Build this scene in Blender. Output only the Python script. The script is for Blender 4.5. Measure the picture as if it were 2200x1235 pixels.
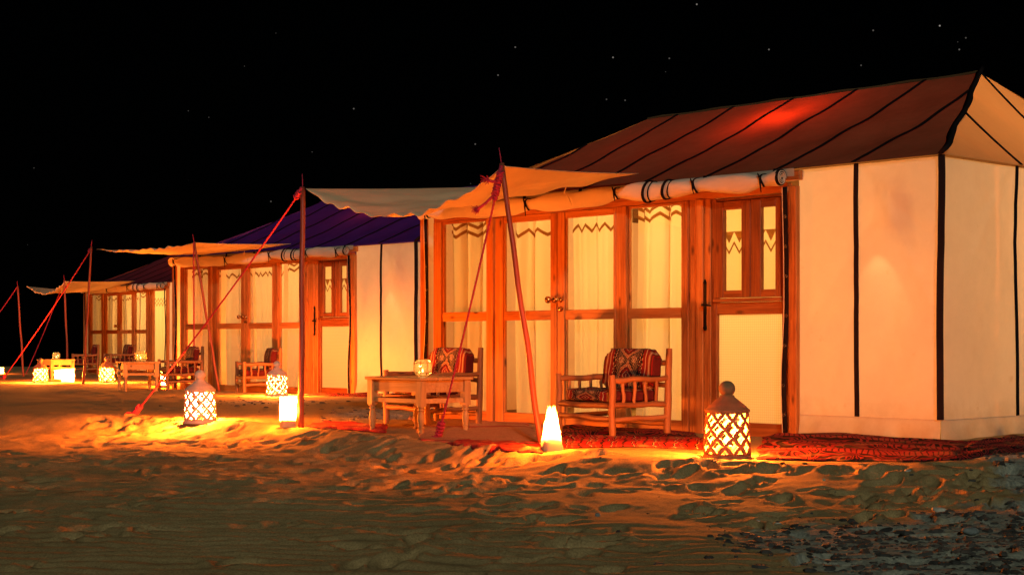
import bpy, bmesh, math, random
import numpy as np
from mathutils import Vector
R = math.radians
for o in list(bpy.data.objects): bpy.data.objects.remove(o)
scene = bpy.context.scene
C = scene.collection
random.seed(7); rng = np.random.RandomState(11)

# ------------------------------------------------------------------ camera
CAM_H, F, HY = 0.76, 3400.0, 735.0
cd = bpy.data.cameras.new('camera'); cam = bpy.data.objects.new('camera', cd); C.objects.link(cam)
cam.location = (0, 0, CAM_H); cam.rotation_euler = (R(90), 0, 0)
cd.sensor_width = 36; cd.lens = F*36/2200; cd.shift_y = (HY-617.5)/2200
cd.clip_start = .05; cd.clip_end = 2000
scene.camera = cam

# ------------------------------------------------------------------ world, moon, exposure
MOON_EL, MOON_AZ = 21.0, 4.0        # azimuth measured from straight behind the camera, negative = to its left
world = bpy.data.worlds.new('World'); scene.world = world; world.use_nodes = True
wt = world.node_tree; wt.nodes.clear()
wo = wt.nodes.new('ShaderNodeOutputWorld'); bg = wt.nodes.new('ShaderNodeBackground')
sky = wt.nodes.new('ShaderNodeTexSky'); sky.sky_type = 'NISHITA'; sky.sun_disc = False
sky.sun_elevation = R(MOON_EL); sky.sun_rotation = R(180-MOON_AZ)
bg.inputs['Strength'].default_value = 0.00003
bg2 = wt.nodes.new('ShaderNodeBackground')
tcw = wt.nodes.new('ShaderNodeTexCoord'); vor = wt.nodes.new('ShaderNodeTexVoronoi'); vor.inputs['Scale'].default_value = 58
rmp = wt.nodes.new('ShaderNodeMapRange'); rmp.inputs[1].default_value = .005; rmp.inputs[2].default_value = .024; rmp.inputs[3].default_value = .07; rmp.inputs[4].default_value = 0
wt.links.new(tcw.outputs['Generated'], vor.inputs['Vector']); wt.links.new(vor.outputs['Distance'], rmp.inputs[0])
acc = rmp.outputs[0]
for sx_, sy_, sb_ in ((1497, 10, .9), (1107, 102, .5), (1070, 162, .45), (1317, 124, .8), (1438, 126, .35), (1652, 107, .6), (1876, 66, .4), (2019, 56, 1.3), (2061, 107, .5), (1850, 141, .3), (760, 234, .45), (1021, 310, .4), (1343, 216, .3), (582, 433, .3), (2075, 82, .3), (1303, 214, .25)):
    v_ = Vector(((sx_-1100)/F, 1, (HY-sy_)/F)).normalized()
    dt = wt.nodes.new('ShaderNodeVectorMath'); dt.operation = 'DISTANCE'; wt.links.new(tcw.outputs['Generated'], dt.inputs[0]); dt.inputs[1].default_value = v_
    m1 = wt.nodes.new('ShaderNodeMapRange'); m1.inputs[1].default_value = .0002; m1.inputs[2].default_value = .00062; m1.inputs[3].default_value = sb_*.27; m1.inputs[4].default_value = 0; wt.links.new(dt.outputs['Value'], m1.inputs[0])
    ad = wt.nodes.new('ShaderNodeMath'); ad.operation = 'ADD'; wt.links.new(acc, ad.inputs[0]); wt.links.new(m1.outputs[0], ad.inputs[1]); acc = ad.outputs[0]
add = wt.nodes.new('ShaderNodeAddShader')
bg2.inputs['Color'].default_value = (1, .9, .8, 1); wt.links.new(acc, bg2.inputs['Strength'])
wt.links.new(sky.outputs[0], bg.inputs['Color'])
wt.links.new(bg.outputs[0], add.inputs[0]); wt.links.new(bg2.outputs[0], add.inputs[1]); wt.links.new(add.outputs[0], wo.inputs['Surface'])

sl = bpy.data.lights.new('moonlight', 'SUN'); sl.energy = 0.80; sl.angle = R(3); sl.color = (.96, 1.0, .78)
so = bpy.data.objects.new('moonlight', sl); C.objects.link(so)
md = Vector((math.sin(R(MOON_AZ))*math.cos(R(MOON_EL)), -math.cos(R(MOON_AZ))*math.cos(R(MOON_EL)), math.sin(R(MOON_EL))))
so.rotation_euler = (-md).to_track_quat('-Z', 'Y').to_euler()
so.location = (-6, -10, 8)

vs = scene.view_settings; vs.view_transform = 'Standard'; vs.look = 'None'; vs.exposure = 0; vs.gamma = 1; vs.use_curve_mapping = False
scene.render.engine = 'CYCLES'; cy = scene.cycles
cy.use_denoising = True
try: cy.denoiser = 'OPENIMAGEDENOISE'
except Exception: pass
cy.max_bounces = 8; cy.transparent_max_bounces = 12; cy.diffuse_bounces = 4; cy.caustics_reflective = False; cy.caustics_refractive = False
cy.sample_clamp_indirect = 6

LANT_COL = (1.0, .18, .014); TENT_COL = (1.0, .47, .115)
LANT_K, BAG_K, TENT_K = 6.3, 5.0, 1.1

# ------------------------------------------------------------------ node helper
class G:
    def __init__(s, name):
        s.m = bpy.data.materials.new(name); s.m.use_nodes = True; s.t = s.m.node_tree; s.t.nodes.clear()
        s.out = s.t.nodes.new('ShaderNodeOutputMaterial')
    def n(s, typ, ins=None, **props):
        nd = s.t.nodes.new(typ)
        for k, v in props.items(): setattr(nd, k, v)
        for k, v in (ins or {}).items(): s.set(nd.inputs[k], v)
        return nd
    def set(s, sock, v):
        if isinstance(v, bpy.types.NodeSocket): s.t.links.new(v, sock)
        elif isinstance(v, (tuple, list)) and sock.type == 'RGBA' and len(v) == 3: sock.default_value = (*v, 1)
        else: sock.default_value = v
    def co(s, kind='Object'): return s.n('ShaderNodeTexCoord').outputs[kind]
    def math(s, op, a, b=0.0, c=0.0): return s.n('ShaderNodeMath', {0: a, 1: b, 2: c}, operation=op).outputs[0]
    def vadd(s, a, b): return s.n('ShaderNodeVectorMath', {0: a, 1: b}, operation='ADD').outputs[0]
    def vmul(s, a, b): return s.n('ShaderNodeVectorMath', {0: a, 1: b}, operation='MULTIPLY').outputs[0]
    def noise(s, v, scale, detail=3, rough=.55, dist=0.0, out='Fac'):
        return s.n('ShaderNodeTexNoise', {'Vector': v, 'Scale': scale, 'Detail': detail, 'Roughness': rough, 'Distortion': dist}).outputs[out]
    def voro(s, v, scale, out='Distance', feature='F1'):
        return s.n('ShaderNodeTexVoronoi', {'Vector': v, 'Scale': scale}, feature=feature).outputs[out]
    def ramp(s, fac, stops, interp='LINEAR'):
        nd = s.n('ShaderNodeValToRGB', {0: fac}); cr = nd.color_ramp; cr.interpolation = interp
        while len(cr.elements) < len(stops): cr.elements.new(.5)
        for e, (p, c) in zip(cr.elements, stops):
            e.position = p; e.color = (*c, 1) if len(c) == 3 else c
        return nd.outputs[0]
    def mr(s, v, a, b, c=0.0, d=1.0): return s.n('ShaderNodeMapRange', {0: v, 1: a, 2: b, 3: c, 4: d}).outputs[0]
    def mix(s, f, a, b, mode='MIX'):
        nd = s.n('ShaderNodeMix', data_type='RGBA', blend_type=mode)
        s.set(nd.inputs[0], f); s.set(nd.inputs[6], a); s.set(nd.inputs[7], b); return nd.outputs[2]
    def sep(s, v): o = s.n('ShaderNodeSeparateXYZ', {0: v}).outputs; return o[0], o[1], o[2]
    def bump(s, h, strength=.3, dist=.01): return s.n('ShaderNodeBump', {'Height': h, 'Strength': strength, 'Distance': dist}).outputs[0]
    def bsdf(s, col, rough=.7, normal=None, metal=0.0, spec=.3):
        nd = s.n('ShaderNodeBsdfPrincipled', {'Base Color': col, 'Roughness': rough, 'Metallic': metal, 'Specular IOR Level': spec})
        if normal is not None: s.set(nd.inputs['Normal'], normal)
        return nd.outputs[0]
    def end(s, sh): s.t.links.new(sh, s.out.inputs['Surface']); return s.m

M = {}
def cloth(name, col, tcol, fac, weave=900, stain=.12, wr=0.0, transp=0.0):
    g = G(name); v = g.co()
    st = g.noise(v, 1.7, 5, .6); st2 = g.noise(v, 9, 4, .7)
    k = g.math('ADD', g.math('MULTIPLY', st, .65), g.math('MULTIPLY', st2, .35))
    f = g.mr(k, .25, .75, 1-stain, 1+stain*.4)
    c1 = g.mix(1.0, col, g.n('ShaderNodeCombineColor', {0: f, 1: f, 2: f}).outputs[0], 'MULTIPLY')
    c2 = g.mix(1.0, tcol, g.n('ShaderNodeCombineColor', {0: f, 1: f, 2: f}).outputs[0], 'MULTIPLY')
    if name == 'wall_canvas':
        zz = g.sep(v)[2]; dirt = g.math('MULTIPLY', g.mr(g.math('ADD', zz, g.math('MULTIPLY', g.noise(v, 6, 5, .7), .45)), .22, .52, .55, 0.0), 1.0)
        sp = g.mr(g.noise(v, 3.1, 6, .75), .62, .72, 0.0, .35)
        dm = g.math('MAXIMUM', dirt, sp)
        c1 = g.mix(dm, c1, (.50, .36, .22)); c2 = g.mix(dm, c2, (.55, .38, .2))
    h = g.math('ADD', g.math('MULTIPLY', g.noise(v, weave, 1), .25), g.math('MULTIPLY', g.noise(v, 7, 3), 1.0 + wr))
    nrm = g.bump(h, .22, .02)
    d = g.n('ShaderNodeBsdfDiffuse', {'Color': c1, 'Normal': nrm}).outputs[0]
    t = g.n('ShaderNodeBsdfTranslucent', {'Color': c2, 'Normal': nrm}).outputs[0]
    sh = g.n('ShaderNodeMixShader', {0: fac, 1: d, 2: t}).outputs[0]
    if transp:
        sh = g.n('ShaderNodeMixShader', {0: transp, 1: sh, 2: g.n('ShaderNodeBsdfTransparent', {'Color': tcol}).outputs[0]}).outputs[0]
    M[name] = g.end(sh)
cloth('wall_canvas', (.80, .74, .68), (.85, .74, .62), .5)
cloth('roll_canvas', (.82, .75, .66), (.8, .7, .55), .25, wr=.6)
cloth('awning_canvas', (.88, .75, .50), (.8, .6, .35), .22, wr=.8)
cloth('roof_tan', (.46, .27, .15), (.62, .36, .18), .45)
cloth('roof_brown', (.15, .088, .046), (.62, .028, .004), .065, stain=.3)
cloth('roof_bluish_lit', (.07, .022, .23), (.16, .01, .10), .05, stain=.3)  # dark roof cloth with the purple-blue light on it put into its colour
cloth('roof_maroon', (.11, .03, .05), (.2, .01, .01), .06, stain=.3)
cloth('flap_moonlit', (.42, .43, .40), (.3, .25, .2), .15, stain=.25)  # roof cloth overhang, paler and grey: moonlight put into its colour
cloth('curtain', (.86, .80, .68), (.90, .84, .66), .78, stain=.05)
cloth('blind', (.84, .78, .55), (.9, .86, .55), .78, stain=.05)
cloth('trim_brown', (.30, .16, .06), (.42, .22, .07), .55, stain=.15)
cloth('paper', (.85, .80, .68), (.95, .85, .62), .6, stain=.08, wr=1.0, transp=.22)
cloth('black_tape', (.018, .013, .015), (.01, .01, .01), .02, stain=.3)

def mesh_panel():
    g = G('mesh_cloth'); v = g.co(); x, y, z = g.sep(v)
    gx = g.math('LESS_THAN', g.math('FRACT', g.math('MULTIPLY', x, 46)), .2)
    gz = g.math('LESS_THAN', g.math('FRACT', g.math('MULTIPLY', z, 46)), .2)
    f = g.math('MAXIMUM', gx, gz)
    c = g.mix(f, (.90, .84, .60), (.78, .70, .45))
    d = g.n('ShaderNodeBsdfDiffuse', {'Color': c}).outputs[0]; t = g.n('ShaderNodeBsdfTranslucent', {'Color': c}).outputs[0]
    M['mesh_cloth'] = g.end(g.n('ShaderNodeMixShader', {0: .78, 1: d, 2: t}).outputs[0])
mesh_panel()

def wood(name, axis, cols, rough=.45, knots=True, rings=34):
    g = G(name); v = g.co(); rnd = g.n('ShaderNodeObjectInfo').outputs['Random']
    off = g.n('ShaderNodeCombineXYZ', {0: g.math('MULTIPLY', rnd, 37.0), 1: g.math('MULTIPLY', rnd, 91.0), 2: g.math('MULTIPLY', rnd, 53.0)}).outputs[0]
    v = g.vadd(v, off)
    sc = {'z': (rings, rings, 1.6), 'x': (1.6, rings, rings), 'y': (rings, 1.6, rings)}[axis]
    ks = {'z': (7, 7, 2.6), 'x': (2.6, 7, 7), 'y': (7, 2.6, 7)}[axis]
    vg = g.vmul(v, sc)
    n1 = g.noise(vg, 1.0, 6, .65, .6); n2 = g.noise(v, 2.2, 3)
    k = g.math('ADD', g.math('MULTIPLY', n1, .72), g.math('MULTIPLY', n2, .28))
    tone = g.mr(rnd, 0, 1, -.07, .07)
    col = g.ramp(g.math('ADD', k, tone), [(.30, cols[0]), (.5, cols[1]), (.72, cols[2])])
    if knots:
        d = g.voro(g.vmul(v, ks), 1.0)
        kd = g.mr(d, .05, .16, .85, 0.0)
        col = g.mix(kd, col, (.05, .016, .006))
    nrm = g.bump(n1, .35, .004)
    M[name] = g.end(g.bsdf(col, rough, nrm))
PINE = [(.20, .055, .012), (.46, .165, .038), (.62, .27, .075)]
wood('pine_upright', 'z', PINE); wood('pine_level', 'x', PINE)
PALE = [(.30, .16, .06), (.46, .27, .11), (.58, .38, .18)]
wood('table_wood_z', 'z', PALE, .55); wood('table_wood_x', 'x', PALE, .55)
wood('pine_dark_upright', 'z', [(.085, .02, .006), (.22, .065, .017), (.36, .125, .034)]); wood('pine_dark_level', 'x', [(.085, .02, .006), (.22, .065, .017), (.36, .125, .034)])
LOG = [(.13, .045, .016), (.27, .115, .042), (.40, .19, .08)]
wood('log_z', 'z', LOG, .55, True, 22); wood('log_x', 'x', LOG, .55, True, 22); wood('log_y', 'y', LOG, .55, True, 22)
wood('pole_wood', 'z', [(.14, .03, .018), (.24, .055, .03), (.32, .085, .045)], .4, False)

def simple(name, col, rough=.6, metal=0.0, scale=18, var=.25, bump=.2, bdist=.004, spec=.3):
    g = G(name); v = g.co(); n = g.noise(v, scale, 5, .6)
    f = g.mr(n, .3, .7, 1-var, 1+var*.6)
    c = g.mix(1.0, col, g.n('ShaderNodeCombineColor', {0: f, 1: f, 2: f}).outputs[0], 'MULTIPLY')
    M[name] = g.end(g.bsdf(c, rough, g.bump(g.noise(v, scale*4, 4), bump, bdist), metal, spec))
simple('ceramic_terracotta', (.34, .18, .085), .7, scale=12)
simple('ceramic_white', (.66, .55, .47), .6, scale=12)
for _n, _t in (('ceramic_terracotta', (.75, .30, .07)), ('ceramic_white', (.85, .55, .25))):
    _m = M[_n]; _nt = _m.node_tree; _o = [n for n in _nt.nodes if n.type == 'OUTPUT_MATERIAL'][0]; _src = _o.inputs['Surface'].links[0].from_socket
    _tr = _nt.nodes.new('ShaderNodeBsdfTranslucent'); _tr.inputs[0].default_value = (*_t, 1); _mx = _nt.nodes.new('ShaderNodeMixShader'); _mx.inputs[0].default_value = .05
    _nt.links.new(_src, _mx.inputs[1]); _nt.links.new(_tr.outputs[0], _mx.inputs[2]); _nt.links.new(_mx.outputs[0], _o.inputs['Surface'])
simple('brass', (.62, .36, .16), .16, 1.0, 8, .1, .05)
simple('iron_black', (.012, .010, .010), .45, .6)
simple('steel_ring', (.55, .48, .40), .25, 1.0)
simple('rope_red', (.42, .03, .075), .85, scale=60, var=.4)
simple('cord_white', (.7, .62, .5), .85, scale=60)
simple('wax', (.8, .7, .5), .5)
simple('bulb_sand', (.62, .55, .48), .95, scale=60, var=.2, bump=.5)
simple('brick_clay', (.32, .17, .09), .9, scale=22, var=.4, bump=.6)
simple('stone_pale', (.50, .50, .44), .8, scale=25, var=.4, bump=.5)
simple('stone_slate', (.22, .26, .27), .7, scale=25, var=.4, bump=.4)
simple('lamp_shade_card', (.10, .05, .03), .9)
def gravel_mat():
    g = G('gravel_dark'); rnd = g.noise(g.co(), 3.3, 2)
    c = g.ramp(rnd, [(.35, (.022, .022, .022)), (.55, (.06, .06, .058)), (.68, (.11, .085, .075))])
    M['gravel_dark'] = g.end(g.bsdf(c, .75, g.bump(g.noise(g.co(), 90, 3), .4, .004)))
gravel_mat()
def glass():
    g = G('window_glass')
    fr = g.math('ADD', .045, g.math('MULTIPLY', g.math('POWER', g.n('ShaderNodeLayerWeight', {'Blend': .5}).outputs['Facing'], 4.0), .7))
    t = g.n('ShaderNodeBsdfTransparent', {'Color': (.97, .97, .95)}).outputs[0]
    gl = g.n('ShaderNodeBsdfGlossy', {'Color': (1, 1, 1), 'Roughness': .015}).outputs[0]
    M['window_glass'] = g.end(g.n('ShaderNodeMixShader', {0: fr, 1: t, 2: gl}).outputs[0])
    g = G('lantern_glass')
    fr = g.math('ADD', .05, g.math('MULTIPLY', g.math('POWER', g.n('ShaderNodeLayerWeight', {'Blend': .5}).outputs['Facing'], 4.0), .7))
    t = g.n('ShaderNodeBsdfTransparent', {'Color': (.93, .88, .72)}).outputs[0]
    d = g.n('ShaderNodeBsdfTranslucent', {'Color': (.9, .75, .4)}).outputs[0]
    t = g.n('ShaderNodeMixShader', {0: .25, 1: t, 2: d}).outputs[0]
    gl = g.n('ShaderNodeBsdfGlossy', {'Color': (1, 1, 1), 'Roughness': .03}).outputs[0]
    M['lantern_glass'] = g.end(g.n('ShaderNodeMixShader', {0: fr, 1: t, 2: gl}).outputs[0])
glass()
g = G('bulb_glow'); M['bulb_glow'] = g.end(g.n('ShaderNodeEmission', {'Color': (1, .62, .22), 'Strength': 14.0}).outputs[0])

def kilim(name, dim=1.0):
    """woven cushion cover: stripes at both ends, speckled bands, a field of stepped diamonds"""
    g = G(name); gx, gy, gz = g.sep(g.co('Generated'))
    u = gx; v = g.math('ADD', gz, g.math('MULTIPLY', gy, .9))
    q = 60.0
    uq = g.math('DIVIDE', g.math('FLOOR', g.math('MULTIPLY', u, q)), q); vq = g.math('DIVIDE', g.math('FLOOR', g.math('MULTIPLY', v, 44)), 44)
    um = g.math('ABSOLUTE', g.math('SUBTRACT', uq, .5))          # mirror about the centre
    red, dk, cr, og, mar = (.30*dim, .022*dim, .02*dim), (.018, .012, .014), (.62*dim, .50*dim, .36*dim), (.42*dim, .15*dim, .05*dim), (.13*dim, .012, .014)
    stripes = g.ramp(um, [(0, red), (.30, dk), (.315, red), (.335, cr), (.35, red), (.385, og), (.41, cr), (.425, og), (.440, mar), (.462, red), (.478, mar), (.488, dk)], 'CONSTANT')
    ch = g.n('ShaderNodeTexChecker', {'Vector': g.n('ShaderNodeCombineXYZ', {0: uq, 1: vq, 2: 0.0}).outputs[0], 'Scale': 60.0, 'Color1': (*cr, 1), 'Color2': (*dk, 1)}).outputs[0]
    zz = g.math('PINGPONG', g.math('MULTIPLY', vq, 9.0), .5)
    chev = g.ramp(g.math('FRACT', g.math('ADD', g.math('MULTIPLY', um, 26), zz)), [(0, dk), (.4, cr), (.55, red), (.7, dk)], 'CONSTANT')
    inspeck = g.math('MULTIPLY', g.math('GREATER_THAN', um, .20), g.math('LESS_THAN', um, .30))
    # diamonds
    dv = g.math('ABSOLUTE', g.math('SUBTRACT', g.math('FRACT', g.math('MULTIPLY', vq, 1.35)), .5))
    dd = g.math('ADD', g.math('MULTIPLY', um, 2.4), g.math('MULTIPLY', dv, 1.0))
    dia = g.ramp(dd, [(0, cr), (.04, red), (.10, mar), (.15, cr), (.18, red), (.27, mar), (.36, cr), (.40, og), (.46, cr), (.49, dk), (.60, dk)], 'CONSTANT')
    du = g.math('ABSOLUTE', g.math('SUBTRACT', um, .13)); dw = g.math('ABSOLUTE', g.math('SUBTRACT', dv, .45))
    d2 = g.math('ADD', g.math('MULTIPLY', du, 2.6), dw)
    small = g.ramp(d2, [(0, red), (.035, cr), (.07, dk), (.10, cr), (.135, dk)], 'CONSTANT')
    fld = g.mix(g.math('LESS_THAN', d2, .17), dia, small)
    spk = g.math('MULTIPLY', g.math('GREATER_THAN', dd, .52), g.math('GREATER_THAN', d2, .17))
    fld = g.mix(spk, fld, g.mix(.55, ch, dk))
    c = g.mix(g.math('LESS_THAN', um, .20), stripes, fld)
    c = g.mix(inspeck, c, chev)
    n = g.noise(g.co(), 130, 3); c = g.mix(.35, c, g.mix(1.0, c, g.ramp(n, [(.3, (.35, .35, .35)), (.7, (1.2, 1.2, 1.2))]), 'MULTIPLY'))
    M[name] = g.end(g.bsdf(c, .9, g.bump(n, .5, .006), 0, .1))
kilim('kilim', .62); kilim('kilim_dark', .5)

def rugmat(name, kind):
    g = G(name); v = g.co('UV'); x, y, z = g.sep(v)
    w = g.noise(v, 40, 3); n = g.noise(g.co(), 260, 2)
    if kind == 'scroll':
        vv = g.vmul(v, (1, 1, 1))
        d = g.voro(g.vadd(vv, g.n('ShaderNodeCombineXYZ', {0: g.math('MULTIPLY', g.noise(vv, 5, 2), .25), 1: g.math('MULTIPLY', g.noise(g.vadd(vv, (7, 3, 1)), 5, 2), .25), 2: 0.0}).outputs[0]), 6.0)
        rings = g.math('FRACT', g.math('MULTIPLY', d, 3.2))
        c = g.ramp(rings, [(0, (.025, .008, .012)), (.40, (.30, .02, .03)), (.62, (.03, .008, .014)), (.82, (.36, .05, .045))], 'CONSTANT')
        bar = g.math('FRACT', g.math('MULTIPLY', y, 4.0))
        tick = g.ramp(g.math('FRACT', g.math('MULTIPLY', x, 38)), [(0, (.36, .05, .045)), (.72, (.08, .012, .016))], 'CONSTANT')
        c = g.mix(g.math('MULTIPLY', g.math('GREATER_THAN', bar, .62), g.math('LESS_THAN', bar, .92)), c, tick)
        pile = g.math('GREATER_THAN', g.noise(v, 2.2, 2), .62)
        c = g.mix(g.math('MULTIPLY', pile, .6), c, (.28, .02, .032))
    elif kind == 'stripe':
        s = g.math('FRACT', g.math('ADD', g.math('MULTIPLY', x, 7), g.math('MULTIPLY', g.math('PINGPONG', g.math('MULTIPLY', y, 16), .5), .12)))
        c = g.ramp(s, [(0, (.40, .025, .03)), (.3, (.03, .01, .012)), (.36, (.6, .45, .3)), (.40, (.35, .02, .03)), (.55, (.10, .012, .02)), (.62, (.5, .12, .06)), (.68, (.40, .025, .03)), (.9, (.04, .012, .012))], 'CONSTANT')
    elif kind == 'straw':
        s = g.n('ShaderNodeTexBrick', {'Vector': v, 'Scale': 46.0, 'Mortar Size': .03, 'Color1': (.66, .42, .25, 1), 'Color2': (.55, .30, .18, 1), 'Mortar': (.30, .09, .06, 1)}).outputs[0]
        b = g.math('LESS_THAN', g.math('FRACT', g.math('MULTIPLY', y, 3.0)), .10)
        c = g.mix(g.math('MULTIPLY', b, .8), s, (.36, .04, .04))
    else:
        c = g.ramp(g.math('ADD', w, g.math('MULTIPLY', g.math('FRACT', g.math('MULTIPLY', y, 9)), .3)), [(.3, (.16, .012, .02)), (.55, (.42, .03, .04)), (.8, (.5, .09, .06))])
    sandy = g.mr(g.noise(g.co(), 3.5, 5, .65), .52, .66, 0.0, .75)
    c = g.mix(g.math('MULTIPLY', sandy, .55 if kind == 'scroll' else .8), c, (.37, .265, .125))
    c = g.mix(.4, c, g.mix(1.0, c, g.ramp(n, [(.3, (.4, .4, .4)), (.7, (1.2, 1.2, 1.2))]), 'MULTIPLY'))
    M[name] = g.end(g.bsdf(c, .95, g.bump(n, .6, .008), 0, .05))
rugmat('rug_scroll', 'scroll'); rugmat('rug_stripe', 'stripe'); rugmat('rug_straw', 'straw'); rugmat('rug_red', 'red')

# ------------------------------------------------------------------ mesh helper
class B:
    def __init__(s): s.v = []; s.f = []; s.uv = None
    def add(s, vs, fs):
        b = len(s.v); s.v += [tuple(p) for p in vs]; s.f += [tuple(i+b for i in f) for f in fs]
    def box(s, x0, x1, y0, y1, z0, z1):
        x0, x1 = sorted((x0, x1)); y0, y1 = sorted((y0, y1)); z0, z1 = sorted((z0, z1))
        s.add([(x0,y0,z0),(x1,y0,z0),(x1,y1,z0),(x0,y1,z0),(x0,y0,z1),(x1,y0,z1),(x1,y1,z1),(x0,y1,z1)],
              [(0,3,2,1),(4,5,6,7),(0,1,5,4),(1,2,6,5),(2,3,7,6),(3,0,4,7)]); return s
    def tube(s, pts, r, n=8, caps=True, phase=0.0):
        pts = [Vector(p) for p in pts]; m = len(pts)
        rs = r if isinstance(r, (list, tuple)) else [r]*m
        prev = None; vs = []
        for i, p in enumerate(pts):
            d = (pts[min(i+1, m-1)]-pts[max(i-1, 0)])
            d = d.normalized() if d.length > 1e-9 else Vector((0, 0, 1))
            if prev is None:
                a = Vector((1, 0, 0)) if abs(d.x) < .8 else Vector((0, 1, 0))
                x = d.cross(a).normalized()
            else:
                x = (prev-d*prev.dot(d)).normalized()
            prev = x; y = d.cross(x)
            for k in range(n):
                t = 2*math.pi*k/n+phase; vs.append(p+(x*math.cos(t)+y*math.sin(t))*rs[i])
        fs = [(i*n+k, i*n+(k+1) % n, (i+1)*n+(k+1) % n, (i+1)*n+k) for i in range(m-1) for k in range(n)]
        if caps: fs += [tuple(range(n-1, -1, -1)), tuple((m-1)*n+k for k in range(n))]
        s.add(vs, fs); return s
    def lathe(s, prof, n=24, c=(0, 0, 0), caps=True):
        vs = [(c[0]+r*math.cos(2*math.pi*k/n), c[1]+r*math.sin(2*math.pi*k/n), c[2]+z) for r, z in prof for k in range(n)]
        m = len(prof)
        fs = [(i*n+k, i*n+(k+1) % n, (i+1)*n+(k+1) % n, (i+1)*n+k) for i in range(m-1) for k in range(n)]
        if caps: fs += [tuple(range(n-1, -1, -1)), tuple((m-1)*n+k for k in range(n))]
        s.add(vs, fs); return s
    def grid(s, fn, nu, nv, uv=False):
        b = len(s.v); vs = []; uvs = []
        for j in range(nv+1):
            for i in range(nu+1):
                vs.append(fn(i/nu, j/nv)); uvs.append((i/nu, j/nv))
        w = nu+1
        s.add(vs, [(j*w+i, j*w+i+1, (j+1)*w+i+1, (j+1)*w+i) for j in range(nv) for i in range(nu)])
        if uv: s.uv = uvs
        return s
    def ribbon(s, pts, side, width, thick=.006):
        """flat strap of rectangular section along pts; side = direction of its width"""
        vs = []; m = len(pts); side = Vector(side).normalized()
        for i, p in enumerate(pts):
            p = Vector(p); d = (Vector(pts[min(i+1, m-1)])-Vector(pts[max(i-1, 0)])).normalized()
            sd = (side-d*side.dot(d)).normalized(); nn = d.cross(sd)
            w = width if not isinstance(width, list) else width[i]
            for a, b in ((-1,-1),(1,-1),(1,1),(-1,1)): vs.append(p+sd*a*w/2+nn*b*thick/2)
        fs = [(i*4+k, i*4+(k+1) % 4, (i+1)*4+(k+1) % 4, (i+1)*4+k) for i in range(m-1) for k in range(4)]
        fs += [(3,2,1,0), tuple((m-1)*4+k for k in range(4))]
        s.add(vs, fs); return s
    def build(s, name, mat, parent=None, smooth=False, bevel=0, loc=None):
        me = bpy.data.meshes.new(name); me.from_pydata(s.v, [], s.f)
        if s.uv:
            ul = me.uv_layers.new(name='UVMap')
            for l in me.loops: ul.data[l.index].uv = s.uv[l.vertex_index]
        bm = bmesh.new(); bm.from_mesh(me)
        bmesh.ops.recalc_face_normals(bm, faces=bm.faces)
        if bevel: bmesh.ops.bevel(bm, geom=list(bm.edges), offset=bevel, segments=1, affect='EDGES', clamp_overlap=True)
        bm.to_mesh(me); bm.free()
        if smooth: me.shade_smooth()
        if smooth == 'auto':
            try: me.set_sharp_from_angle(angle=R(40))
            except Exception: pass
        me.materials.append(M[mat])
        o = bpy.data.objects.new(name, me); C.objects.link(o)
        if parent is not None: o.parent = parent
        if loc: o.location = loc
        return o

def thing(name, label, cat, loc=(0, 0, 0), rz=0.0, group=None):
    o = bpy.data.objects.new(name, None); C.objects.link(o); o.empty_display_size = .1
    o.location = loc; o.rotation_euler = (0, 0, rz); return tag(o, label, cat, group)
def tag(o, label=None, cat=None, group=None, kind=None):
    if label: o['label'] = label
    if cat: o['category'] = cat
    if group: o['group'] = group
    if kind: o['kind'] = kind
    return o
def copy_thing(src, label, loc, rz, scale=1.0):
    r = src.copy(); C.objects.link(r); r.location = loc; r.rotation_euler = (0, 0, rz); r['label'] = label
    r.scale = (scale,)*3
    for ch in list(src.children):
        c = ch.copy(); C.objects.link(c); c.parent = r
        for gch in list(ch.children):
            d = gch.copy(); C.objects.link(d); d.parent = c
    return r
def point_light(parent, loc, power, col, radius=.03):
    l = bpy.data.lights.new('lamp_light', 'POINT'); l.energy = power; l.color = col; l.shadow_soft_size = radius
    o = bpy.data.objects.new('lamp_light', l); C.objects.link(o); o.location = loc
    if parent is not None: o.parent = parent
    return o

# ------------------------------------------------------------------ sand: height field
_P = rng.rand(512, 512).astype(np.float64)*2*np.pi
def perlin(x, y):
    xi = np.floor(x).astype(int); yi = np.floor(y).astype(int); xf = x-xi; yf = y-yi
    def gr(ix, iy, dx, dy):
        a = _P[ix % 512, iy % 512]; return np.cos(a)*dx+np.sin(a)*dy
    u = xf*xf*xf*(xf*(xf*6-15)+10); v = yf*yf*yf*(yf*(yf*6-15)+10)
    a = gr(xi, yi, xf, yf); b = gr(xi+1, yi, xf-1, yf); c = gr(xi, yi+1, xf, yf-1); d = gr(xi+1, yi+1, xf-1, yf-1)
    return (a+(b-a)*u)*(1-v)+(c+(d-c)*u)*v
def sstep(a, b, x):
    t = np.clip((x-a)/(b-a), 0, 1); return t*t*(3-2*t)
CREST = np.array([(-40, 17.5), (-12, 17.0), (-5.3, 16.35), (-3.8, 16.1), (-2.68, 15.1), (-1.99, 14.0), (-1.12, 12.65), (-.6, 12.05), (.19, 10.95), (.62, 10.5), (1.19, 10.02), (1.75, 9.85), (2.58, 9.7), (3.34, 10.2), (6, 12.5), (30, 30)])
TENTS = [(3.36, 12.36, R(42.7)), (-1.37, 22.95, R(44.8)), (-7.47, 37.45, R(38.5))]
_fp = []; FPA = None
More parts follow.
